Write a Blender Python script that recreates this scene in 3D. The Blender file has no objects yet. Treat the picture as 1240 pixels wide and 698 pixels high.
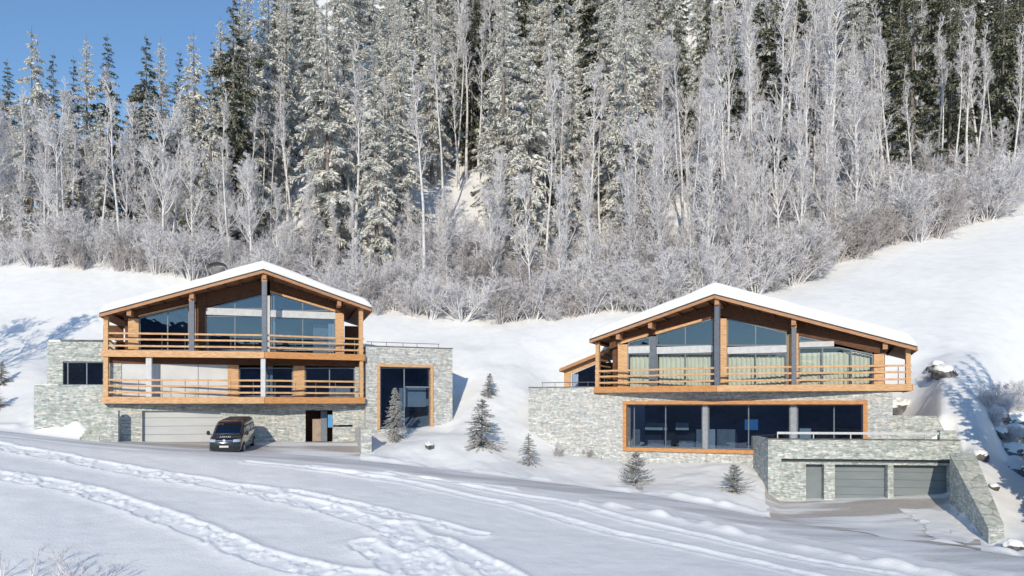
import bpy, math, random
import numpy as np
from mathutils import Vector, Matrix
R = math.radians
random.seed(7); rng = np.random.default_rng(7)
scene = bpy.context.scene
C = scene.collection
FPX, H = 900.0, 490.0          # focal length and horizon row in the 1240 px wide photograph

# ---------------------------------------------------------------- camera, light, exposure
cam = bpy.data.objects.new('camera', bpy.data.cameras.new('camera')); C.objects.link(cam)
cam.data.sensor_width = 36; cam.data.lens = 36 * FPX / 1240
cam.data.shift_y = (H - 349) / 1240
cam.data.clip_start = .5; cam.data.clip_end = 3000
cam.location = (0, 0, 0); cam.rotation_euler = (R(90), 0, 0)
scene.camera = cam
SUN_EL, SUN_AZ = 21.0, 9.0     # azimuth: shadows run back and this many degrees to the right
w = bpy.data.worlds.new('World'); scene.world = w; w.use_nodes = True
nt = w.node_tree; bg = nt.nodes['Background']
sky = nt.nodes.new('ShaderNodeTexSky'); sky.sky_type = 'NISHITA'; sky.sun_disc = False
sky.sun_elevation = R(SUN_EL); sky.sun_rotation = R(180 + SUN_AZ)
sky.altitude = 1400; sky.air_density = 1.4; sky.dust_density = 0; sky.ozone_density = 5
nt.links.new(sky.outputs[0], bg.inputs[0]); bg.inputs[1].default_value = .15
sl = bpy.data.lights.new('sun', 'SUN'); sl.energy = 3.2; sl.angle = R(.53); sl.color = (1, .895, .71)
so = bpy.data.objects.new('sun', sl); C.objects.link(so)
d = Vector((math.sin(R(SUN_AZ)) * math.cos(R(SUN_EL)), math.cos(R(SUN_AZ)) * math.cos(R(SUN_EL)), -math.sin(R(SUN_EL))))
so.rotation_euler = d.to_track_quat('-Z', 'Y').to_euler(); so.location = (0, -20, 60)
vs = scene.view_settings
vs.view_transform = 'Standard'; vs.look = 'None'; vs.exposure = .12; vs.gamma = 1; vs.use_curve_mapping = False
try:
    scene.cycles.max_bounces = 6; scene.cycles.diffuse_bounces = 3; scene.cycles.transparent_max_bounces = 12
    scene.cycles.glossy_bounces = 3; scene.cycles.transmission_bounces = 4
    scene.cycles.caustics_reflective = False; scene.cycles.caustics_refractive = False
except Exception: pass

# ---------------------------------------------------------------- materials
MT = {}
def mat(name, c1, c2=None, rough=.7, scale=2.0, stretch=(1, 1, 1), bump=0, bscale=None, metal=0, spec=.3, detail=5, lo=.35, hi=.65, coat=0):
    m = bpy.data.materials.new(name); m.use_nodes = True; n = m.node_tree; L = n.links
    p = n.nodes['Principled BSDF']
    p.inputs['Roughness'].default_value = rough; p.inputs['Metallic'].default_value = metal
    p.inputs['Specular IOR Level'].default_value = spec
    p.inputs['Coat Weight'].default_value = coat
    tc = n.nodes.new('ShaderNodeTexCoord'); mp = n.nodes.new('ShaderNodeMapping'); mp.inputs['Scale'].default_value = stretch
    L.new(tc.outputs['Object'], mp.inputs[0])
    if c2 is None: c2 = tuple(x * .8 for x in c1)
    nz = n.nodes.new('ShaderNodeTexNoise'); nz.inputs['Scale'].default_value = scale; nz.inputs['Detail'].default_value = detail
    L.new(mp.outputs[0], nz.inputs['Vector'])
    rp = n.nodes.new('ShaderNodeValToRGB'); rp.color_ramp.elements[0].position = lo; rp.color_ramp.elements[1].position = hi
    rp.color_ramp.elements[0].color = (*c1, 1); rp.color_ramp.elements[1].color = (*c2, 1)
    L.new(nz.outputs[0], rp.inputs[0]); L.new(rp.outputs[0], p.inputs['Base Color'])
    if bump:
        bn = n.nodes.new('ShaderNodeTexNoise'); bn.inputs['Scale'].default_value = bscale or scale * 3; bn.inputs['Detail'].default_value = 6
        L.new(mp.outputs[0], bn.inputs['Vector'])
        b = n.nodes.new('ShaderNodeBump'); b.inputs['Strength'].default_value = 1; b.inputs['Distance'].default_value = bump
        L.new(bn.outputs[0], b.inputs['Height']); L.new(b.outputs[0], p.inputs['Normal'])
    MT[name] = m; return m

def island_mat(name, cols, rough=.8, nscale=.35):
    """foliage and twigs: every spray has a tone of its own, clumps vary too"""
    m = bpy.data.materials.new(name); m.use_nodes = True; n = m.node_tree; L = n.links
    p = n.nodes['Principled BSDF']; p.inputs['Roughness'].default_value = rough; p.inputs['Specular IOR Level'].default_value = .15
    g = n.nodes.new('ShaderNodeNewGeometry'); tc = n.nodes.new('ShaderNodeTexCoord')
    nz = n.nodes.new('ShaderNodeTexNoise'); nz.inputs['Scale'].default_value = nscale; nz.inputs['Detail'].default_value = 3
    L.new(tc.outputs['Object'], nz.inputs['Vector'])
    a = n.nodes.new('ShaderNodeMath'); a.operation = 'MULTIPLY_ADD'; a.inputs[1].default_value = .62; 
    s = n.nodes.new('ShaderNodeMath'); s.operation = 'MULTIPLY_ADD'; s.inputs[1].default_value = 1.2; s.inputs[2].default_value = -.42
    L.new(nz.outputs[0], s.inputs[0])
    L.new(g.outputs['Random Per Island'], a.inputs[0]); L.new(s.outputs[0], a.inputs[2])
    rp = n.nodes.new('ShaderNodeValToRGB'); cr = rp.color_ramp
    while len(cr.elements) < len(cols): cr.elements.new(.5)
    for e, (po, c) in zip(cr.elements, cols): e.position = po; e.color = (*c, 1)
    L.new(a.outputs[0], rp.inputs[0]); L.new(rp.outputs[0], p.inputs['Base Color'])
    MT[name] = m; return m

def stone_mat(name, beta, cols, sx=1.9, sz=9.0):
    m = bpy.data.materials.new(name); m.use_nodes = True; n = m.node_tree; L = n.links
    p = n.nodes['Principled BSDF']; p.inputs['Roughness'].default_value = .85; p.inputs['Specular IOR Level'].default_value = .25
    tc = n.nodes.new('ShaderNodeTexCoord')
    m1 = n.nodes.new('ShaderNodeMapping'); m1.inputs['Rotation'].default_value = (0, 0, -R(beta)); L.new(tc.outputs['Object'], m1.inputs[0])
    wob = n.nodes.new('ShaderNodeTexNoise'); wob.inputs['Scale'].default_value = 1.3; L.new(m1.outputs[0], wob.inputs['Vector'])
    mx = n.nodes.new('ShaderNodeVectorMath'); mx.operation = 'MULTIPLY_ADD'; mx.inputs[1].default_value = (.3, .3, .12)
    L.new(wob.outputs['Color'], mx.inputs[0]); L.new(m1.outputs[0], mx.inputs[2])
    m2 = n.nodes.new('ShaderNodeMapping'); m2.inputs['Scale'].default_value = (sx, sx, sz); L.new(mx.outputs[0], m2.inputs[0])
    v = n.nodes.new('ShaderNodeTexVoronoi'); v.inputs['Scale'].default_value = 1.25; L.new(m2.outputs[0], v.inputs['Vector'])
    e = n.nodes.new('ShaderNodeTexVoronoi'); e.feature = 'DISTANCE_TO_EDGE'; e.inputs['Scale'].default_value = 1.25; L.new(m2.outputs[0], e.inputs['Vector'])
    sp = n.nodes.new('ShaderNodeSeparateColor'); L.new(v.outputs['Color'], sp.inputs[0])
    rp = n.nodes.new('ShaderNodeValToRGB'); cr = rp.color_ramp
    while len(cr.elements) < len(cols): cr.elements.new(.5)
    for el, (po, c) in zip(cr.elements, cols): el.position = po; el.color = (*c, 1)
    L.new(sp.outputs[0], rp.inputs[0])
    nz = n.nodes.new('ShaderNodeTexNoise'); nz.inputs['Scale'].default_value = 5; nz.inputs['Detail'].default_value = 8; L.new(m1.outputs[0], nz.inputs['Vector'])
    er = n.nodes.new('ShaderNodeMapRange'); er.inputs['From Max'].default_value = .05; er.inputs['To Min'].default_value = .66; L.new(e.outputs[0], er.inputs[0])
    nr = n.nodes.new('ShaderNodeMapRange'); nr.inputs['From Min'].default_value = .3; nr.inputs['From Max'].default_value = .7; nr.inputs['To Min'].default_value = .68; nr.inputs['To Max'].default_value = 1.15
    L.new(nz.outputs[0], nr.inputs[0])
    mu = n.nodes.new('ShaderNodeMath'); mu.operation = 'MULTIPLY'; L.new(er.outputs[0], mu.inputs[0]); L.new(nr.outputs[0], mu.inputs[1])
    vm = n.nodes.new('ShaderNodeVectorMath'); vm.operation = 'SCALE'; L.new(rp.outputs[0], vm.inputs[0]); L.new(mu.outputs[0], vm.inputs['Scale'])
    L.new(vm.outputs[0], p.inputs['Base Color'])
    ad = n.nodes.new('ShaderNodeMath'); ad.operation = 'ADD'; L.new(sp.outputs[1], ad.inputs[0])
    e2 = n.nodes.new('ShaderNodeMapRange'); e2.inputs['From Max'].default_value = .09; L.new(e.outputs[0], e2.inputs[0]); L.new(e2.outputs[0], ad.inputs[1])
    b = n.nodes.new('ShaderNodeBump'); b.inputs['Distance'].default_value = .03; b.inputs['Strength'].default_value = .6
    L.new(ad.outputs[0], b.inputs['Height']); L.new(b.outputs[0], p.inputs['Normal'])
    MT[name] = m; return m

def glass_mat(name, tint, refl=.10):
    m = bpy.data.materials.new(name); m.use_nodes = True; n = m.node_tree; L = n.links
    n.nodes.remove(n.nodes['Principled BSDF']); o = n.nodes['Material Output']
    t = n.nodes.new('ShaderNodeBsdfTransparent'); t.inputs[0].default_value = (*tint, 1)
    g = n.nodes.new('ShaderNodeBsdfGlossy'); g.inputs['Roughness'].default_value = .015; g.inputs['Color'].default_value = (.8, .88, 1, 1)
    tc = n.nodes.new('ShaderNodeTexCoord'); nz = n.nodes.new('ShaderNodeTexNoise'); nz.inputs['Scale'].default_value = .9
    L.new(tc.outputs['Object'], nz.inputs['Vector'])
    b = n.nodes.new('ShaderNodeBump'); b.inputs['Distance'].default_value = .006; L.new(nz.outputs[0], b.inputs['Height']); L.new(b.outputs[0], g.inputs['Normal'])
    f = n.nodes.new('ShaderNodeFresnel'); f.inputs[0].default_value = 1.5
    a = n.nodes.new('ShaderNodeMath'); a.operation = 'ADD'; a.inputs[1].default_value = refl; L.new(f.outputs[0], a.inputs[0])
    mx = n.nodes.new('ShaderNodeMixShader'); L.new(a.outputs[0], mx.inputs[0]); L.new(t.outputs[0], mx.inputs[1]); L.new(g.outputs[0], mx.inputs[2])
    L.new(mx.outputs[0], o.inputs[0]); MT[name] = m; return m

def snow_mat(name, attr=None):
    m = bpy.data.materials.new(name); m.use_nodes = True; n = m.node_tree; L = n.links
    p = n.nodes['Principled BSDF']; p.inputs['Roughness'].default_value = .55; p.inputs['Specular IOR Level'].default_value = .25
    p.inputs['Base Color'].default_value = (.86, .88, .92, 1)
    tc = n.nodes.new('ShaderNodeTexCoord')
    a = n.nodes.new('ShaderNodeTexNoise'); a.inputs['Scale'].default_value = .35; a.inputs['Detail'].default_value = 4; L.new(tc.outputs['Object'], a.inputs['Vector'])
    b = n.nodes.new('ShaderNodeTexNoise'); b.inputs['Scale'].default_value = 9; b.inputs['Detail'].default_value = 6; L.new(tc.outputs['Object'], b.inputs['Vector'])
    mp = n.nodes.new('ShaderNodeMapping'); mp.inputs['Scale'].default_value = (.8, 1.3, 1); L.new(tc.outputs['Object'], mp.inputs[0])
    c = n.nodes.new('ShaderNodeTexNoise'); c.inputs['Scale'].default_value = 1.1; c.inputs['Detail'].default_value = 5; L.new(mp.outputs[0], c.inputs['Vector'])
    b1 = n.nodes.new('ShaderNodeBump'); b1.inputs['Distance'].default_value = .02; L.new(b.outputs[0], b1.inputs['Height'])
    b2 = n.nodes.new('ShaderNodeBump'); b2.inputs['Distance'].default_value = .035; L.new(c.outputs[0], b2.inputs['Height']); L.new(b1.outputs[0], b2.inputs['Normal'])
    b3 = n.nodes.new('ShaderNodeBump'); b3.inputs['Distance'].default_value = .12; b3.inputs['Strength'].default_value = .5; L.new(a.outputs[0], b3.inputs['Height']); L.new(b2.outputs[0], b3.inputs['Normal'])
    L.new(b3.outputs[0], p.inputs['Normal'])
    rp = n.nodes.new('ShaderNodeValToRGB'); rp.color_ramp.elements[0].color = (.86, .85, .83, 1); rp.color_ramp.elements[1].color = (.92, .905, .88, 1)
    rp.color_ramp.elements[0].position = .3; rp.color_ramp.elements[1].position = .6
    L.new(c.outputs[0], rp.inputs[0])
    if attr:
        at = n.nodes.new('ShaderNodeAttribute'); at.attribute_name = attr
        mx = n.nodes.new('ShaderNodeMix'); mx.data_type = 'RGBA'; L.new(at.outputs['Fac'], mx.inputs[0])
        # disturbed fresh snow is whiter than the old wind crust
        cr = n.nodes.new('ShaderNodeMix'); cr.data_type = 'RGBA'; cr.blend_type = 'MULTIPLY'; cr.inputs[0].default_value = 1
        cr.inputs[7].default_value = (.97, .98, 1, 1); L.new(rp.outputs[0], cr.inputs[6])
        L.new(cr.outputs[2], mx.inputs[6]); mx.inputs[7].default_value = (.93, .93, .93, 1)
        L.new(mx.outputs[2], p.inputs['Base Color'])
    else: L.new(rp.outputs[0], p.inputs['Base Color'])
    MT[name] = m; return m

snow_mat('snow'); snow_mat('ground_snow', 'track')
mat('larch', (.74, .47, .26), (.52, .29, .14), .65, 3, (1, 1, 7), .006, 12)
mat('orange_shade_larch', (.66, .33, .13), (.48, .21, .08), .6, 3, (1, 1, 7), .006, 12)  # orange of the window surround; painted shade on the darker fascia halves
mat('fascia_wood', (.54, .30, .17), (.38, .19, .10), .65, 4, (.6, .6, 6), .006, 12)
mat('dark_wood', (.17, .078, .04), (.09, .042, .025), .75, 3, (1, 1, 8), .008, 10)
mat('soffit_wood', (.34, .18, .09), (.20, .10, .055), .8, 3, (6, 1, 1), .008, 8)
mat('grey_post', (.16, .18, .22), (.12, .14, .18), .5, 6)
mat('white_steel', (.62, .63, .65), (.52, .54, .57), .5, 4)
mat('pale_render', (.68, .69, .71), (.61, .62, .64), .8, 1.2, bump=.004)
mat('window_grey', (.22, .25, .29), (.17, .2, .24), .4, 8)
mat('concrete_post', (.34, .36, .39), (.27, .29, .32), .6, 4)
mat('rail_metal', (.14, .15, .17), (.09, .1, .11), .45, 8, metal=.3)
mat('curtain', (.82, .84, .78), (.74, .77, .71), .9, 2)
mat('room_dark', (.075, .075, .08), (.045, .045, .05), .9, 1)
mat('room_floor', (.13, .10, .08), (.08, .06, .05), .7, 1.5)
mat('sofa_grey', (.42, .41, .39), (.32, .31, .30), .9, 3)
mat('garage_white', (.56, .57, .58), (.50, .51, .53), .5, .6, (1, 1, 4))
mat('garage_grey', (.23, .265, .28), (.20, .23, .245), .45, .6, (1, 1, 3))
mat('beige_door', (.42, .33, .26), (.32, .25, .2), .6, 3)
mat('blue_panel', (.12, .36, .68), (.1, .3, .6), .3, 3)
mat('black_metal', (.02, .02, .022), (.03, .03, .03), .5, 5)
mat('bark', (.30, .27, .26), (.15, .13, .12), .9, 2, (3, 3, .6), .03, 8)
mat('white_bark', (.78, .76, .76), (.40, .37, .37), .8, 2.2, (1, 1, 1.2), .01, 8, lo=.45, hi=.72)
mat('rock', (.24, .23, .23), (.09, .09, .1), .9, 1.5, bump=.1, bscale=4)
mat('van_paint', (.012, .016, .028), (.008, .011, .02), .18, 3, spec=.6, coat=1)
mat('van_roof_reflection', (.07, .04, .035), (.04, .026, .024), .35, 3, coat=.5)  # brown is a reflection painted into the roof colour
mat('black_plastic', (.02, .02, .022), (.03, .03, .03), .6, 6)
mat('rubber', (.015, .015, .015), (.025, .025, .025), .85, 8)
mat('alloy', (.5, .5, .52), (.4, .4, .42), .3, 8, metal=.8)
mat('chrome', (.7, .7, .72), (.55, .55, .57), .18, 8, metal=.9)
mat('plate_white', (.75, .76, .8), (.65, .66, .7), .4, 30)
mat('headlamp', (.55, .62, .72), (.35, .4, .5), .1, 12, spec=.8, coat=1)
glass_mat('glass', (.66, .74, .84), .065)
glass_mat('clear_glass', (.93, .95, .94), .02)
glass_mat('van_glass', (.10, .16, .2), .10)
G1 = [(0, (.36, .39, .37)), (.25, (.48, .52, .50)), (.55, (.56, .61, .59)), (.8, (.63, .62, .57)), (1, (.74, .75, .73))]
G2 = [(0, (.44, .46, .46)), (.3, (.56, .58, .57)), (.6, (.64, .65, .63)), (.85, (.68, .64, .58)), (1, (.80, .80, .79))]
G3 = [(0, (.40, .42, .41)), (.3, (.54, .57, .55)), (.6, (.63, .66, .63)), (.85, (.70, .65, .58)), (1, (.80, .80, .78))]
stone_mat('green_stone', 6, G1); stone_mat('white_stone', 24, G2); stone_mat('left_stone', 17, G3)
stone_mat('right_stone', -24, G2, 1.9, 8.5); stone_mat('garage_stone', -7, G1, 2.0, 9.0)
stone_mat('cap_stone', 19, [(0, (.42, .45, .40)), (.5, (.52, .55, .50)), (1, (.60, .60, .54))], .7, .7)
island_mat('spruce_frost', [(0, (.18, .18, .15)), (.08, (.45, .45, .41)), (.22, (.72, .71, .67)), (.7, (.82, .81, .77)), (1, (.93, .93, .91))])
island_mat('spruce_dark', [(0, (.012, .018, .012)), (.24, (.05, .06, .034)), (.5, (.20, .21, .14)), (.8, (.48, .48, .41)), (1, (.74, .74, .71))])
island_mat('twig_frost', [(0, (.46, .43, .44)), (.3, (.74, .72, .74)), (.6, (.88, .87, .90)), (1, (.95, .95, .96))])
island_mat('twig_grey', [(0, (.42, .39, .39)), (.3, (.68, .66, .67)), (.6, (.80, .78, .81)), (1, (.94, .93, .95))])
island_mat('twig_brown', [(0, (.34, .30, .29)), (.5, (.58, .54, .54)), (1, (.84, .82, .83))])
island_mat('garden_spruce', [(0, (.05, .055, .05)), (.25, (.22, .225, .21)), (.55, (.52, .52, .50)), (1, (.90, .91, .92))], nscale=1.5)

# ---------------------------------------------------------------- helpers
def tag(o, label=None, cat=None, group=None, kind=None):
    if label: o['label'] = label
    if cat: o['category'] = cat
    if group: o['group'] = group
    if kind: o['kind'] = kind
    return o
def empty(name, loc, label=None, cat=None, group=None, rz=0):
    o = bpy.data.objects.new(name, None); C.objects.link(o); o.location = loc; o.rotation_euler = (0, 0, rz)
    o.empty_display_size = .3
    return tag(o, label, cat, group)

class Fr:
    """a facade frame: u runs along the facade, v back into the building"""
    def __init__(s, px, Y, beta):
        s.o = ((px - 620) / FPX * Y, Y); b = R(beta); s.b = b
        s.U = (math.cos(b), math.sin(b)); s.V = (-math.sin(b), math.cos(b))
    def u(s, px, v=0):
        k = (px - 620) / FPX; ox = s.o[0] + v * s.V[0]; oy = s.o[1] + v * s.V[1]
        return (k * oy - ox) / (s.U[0] - k * s.U[1])
    def z(s, px, py, v=0):
        u = s.u(px, v); Y = s.o[1] + u * s.U[1] + v * s.V[1]
        return (H - py) / FPX * Y
    def uz(s, px, py, v=0): return (s.u(px, v), s.z(px, py, v))
    def w(s, u, v, z): return Vector((s.o[0] + u * s.U[0] + v * s.V[0], s.o[1] + u * s.U[1] + v * s.V[1], z))
    def loc(s, p):  # world -> (u, v)
        dx, dy = p[0] - s.o[0], p[1] - s.o[1]
        return dx * s.U[0] + dy * s.U[1], dx * s.V[0] + dy * s.V[1]

class MB:
    def __init__(s): s.v = []; s.f = []
    def add(s, vs, fs):
        n = len(s.v); s.v += [tuple(p) for p in vs]; s.f += [tuple(i + n for i in f) for f in fs]; return s
    def box(s, fr, u0, u1, v0, v1, z0, z1):
        P = [fr.w(u, v, z) for z in (z0, z1) for u, v in ((u0, v0), (u1, v0), (u1, v1), (u0, v1))]
        return s.add(P, [(3, 2, 1, 0), (4, 5, 6, 7), (0, 1, 5, 4), (1, 2, 6, 5), (2, 3, 7, 6), (3, 0, 4, 7)])
    def prism(s, fr, poly, v0, v1):     # poly of (u, z), counter-clockwise seen from the front
        n = len(poly); P = [fr.w(u, v0, z) for u, z in poly] + [fr.w(u, v1, z) for u, z in poly]
        return s.add(P, [tuple(range(n)), tuple(range(2 * n - 1, n - 1, -1))] + [(i + n, (i + 1) % n + n, (i + 1) % n, i) for i in range(n)])
    def plan(s, pts, z0, z1):           # pts in world xy
        n = len(pts); P = [(p[0], p[1], z0) for p in pts] + [(p[0], p[1], z1) for p in pts]
        return s.add(P, [tuple(range(n - 1, -1, -1)), tuple(range(n, 2 * n))] + [(i, (i + 1) % n, (i + 1) % n + n, i + n) for i in range(n)])
    def beam(s, a, b, wd, ht):          # oriented box between two points
        a, b = Vector(a), Vector(b); d = (b - a)
        if abs(d.x) + abs(d.y) < 1e-6: side = Vector((1, 0, 0)); up = Vector((0, 1, 0))
        else:
            side = Vector((d.y, -d.x, 0)).normalized(); up = side.cross(d.normalized())
        P = []
        for p in (a, b):
            for i, j in ((-1, -1), (1, -1), (1, 1), (-1, 1)): P.append(p + side * (i * wd / 2) + up * (j * ht / 2))
        return s.add(P, [(0, 1, 2, 3), (7, 6, 5, 4), (0, 4, 5, 1), (1, 5, 6, 2), (2, 6, 7, 3), (3, 7, 4, 0)])
    def build(s, name, m, parent=None, smooth=False, bevel=0, recalc=True):
        me = bpy.data.meshes.new(name); off = Vector((0, 0, 0))
        q = parent
        while q is not None: off += Vector(q.location); q = q.parent
        me.from_pydata([(a - off.x, b - off.y, c - off.z) for a, b, c in s.v], [], s.f)
        if recalc:
            import bmesh
            bm = bmesh.new(); bm.from_mesh(me); bmesh.ops.recalc_face_normals(bm, faces=bm.faces); bm.to_mesh(me); bm.free()
        if smooth: me.polygons.foreach_set('use_smooth', [True] * len(me.polygons))
        me.materials.append(MT[m] if isinstance(m, str) else m); me.update()
        o = bpy.data.objects.new(name, me); C.objects.link(o)
        if parent: o.parent = parent
        if bevel:
            b = o.modifiers.new('bevel', 'BEVEL'); b.width = bevel; b.segments = 2; b.limit_method = 'ANGLE'
        return o

def wall_cells(fr, v0, v1, u0, u1, z0, z1, holes):
    us = sorted({u0, u1, *[a for h in holes for a in h[:2] if u0 < a < u1]}); zs = sorted({z0, z1, *[a for h in holes for a in h[2:] if z0 < a < z1]})
    def solid(i, j):
        if not (0 <= i < len(us) - 1 and 0 <= j < len(zs) - 1): return False
        uc, zc = (us[i] + us[i + 1]) / 2, (zs[j] + zs[j + 1]) / 2
        return not any(h[0] < uc < h[1] and h[2] < zc < h[3] for h in holes)
    m = MB()
    for i in range(len(us) - 1):
        for j in range(len(zs) - 1):
            if not solid(i, j): continue
            a, b, c, e = us[i], us[i + 1], zs[j], zs[j + 1]
            P = [fr.w(u, v, z) for z in (c, e) for u, v in ((a, v0), (b, v0), (b, v1), (a, v1))]
            F = [(0, 1, 5, 4), (2, 3, 7, 6)]
            if not solid(i, j - 1): F.append((3, 2, 1, 0))
            if not solid(i, j + 1): F.append((4, 5, 6, 7))
            if not solid(i + 1, j): F.append((1, 2, 6, 5))
            if not solid(i - 1, j): F.append((3, 0, 4, 7))
            m.add(P, F)
    return m

def window(root, fr, v, poly, mull=(), trans=(), fm='window_grey', ft=.07, depth=.10, curtain=None, gl='glass'):
    """poly: (px, py) corners counter-clockwise; frame with a pane as its sub-part"""
    P = [fr.uz(a, b, v) for a, b in poly]; n = len(P); m = MB()
    cu = sum(p[0] for p in P) / n; cz = sum(p[1] for p in P) / n
    for i in range(n):
        (a, b), (c, e) = P[i], P[(i + 1) % n]
        dx, dz = c - a, e - b; L = math.hypot(dx, dz); nx, nz = -dz / L, dx / L
        if (cu - a) * nx + (cz - b) * nz < 0: nx, nz = -nx, -nz
        eps = .002 * (i % 2)
        m.prism(fr, [(a, b), (c, e), (c + nx * ft, e + nz * ft), (a + nx * ft, b + nz * ft)], v - eps, v + depth + eps)
    def span(u):
        zs = []
        for i in range(n):
            (a, b), (c, e) = P[i], P[(i + 1) % n]
            if (a - u) * (c - u) < 0: zs.append(b + (e - b) * (u - a) / (c - a))
        return min(zs), max(zs)
    for x in mull:
        u = fr.u(x, v); z0, z1 = span(u); m.box(fr, u - .035, u + .035, v + .008, v + depth - .008, z0 + .01, z1 - .03)
    for x0, x1, y in trans:
        u0, u1 = fr.u(x0, v), fr.u(x1, v); z = fr.z((x0 + x1) / 2, y, v); m.box(fr, u0 + .01, u1 - .01, v + .005, v + depth - .005, z - .05, z + .05)
    o = m.build('window', fm, root)
    MB().prism(fr, P, v + .055, v + .068).build('pane', gl, o)
    if curtain:
        u0, u1 = fr.u(curtain[0], v) + .04, fr.u(curtain[1], v) - .04; z0, z1 = fr.z(curtain[0], curtain[3], v), fr.z(curtain[0], curtain[2], v)
        sheet(fr, u0, u1, v + .42, z0, z1).build('curtain', 'curtain', o, smooth=True)
    return o

def sheet(fr, u0, u1, v, z0, z1):
    m = MB(); n = max(8, int((u1 - u0) / .045)); P = []
    for t in (0, .02):
        for z in (z0, z1):
            for i in range(n + 1):
                u = u0 + (u1 - u0) * i / n
                P.append(fr.w(u, v + t + .05 * math.sin(u * 24 + math.sin(u * 3) * 1.5), z))
    k = n + 1; F = []
    for i in range(n):
        F += [(i, i + 1, k + i + 1, k + i), (2 * k + i + 1, 2 * k + i, 3 * k + i, 3 * k + i + 1)]
    return m.add(P, F)

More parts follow.
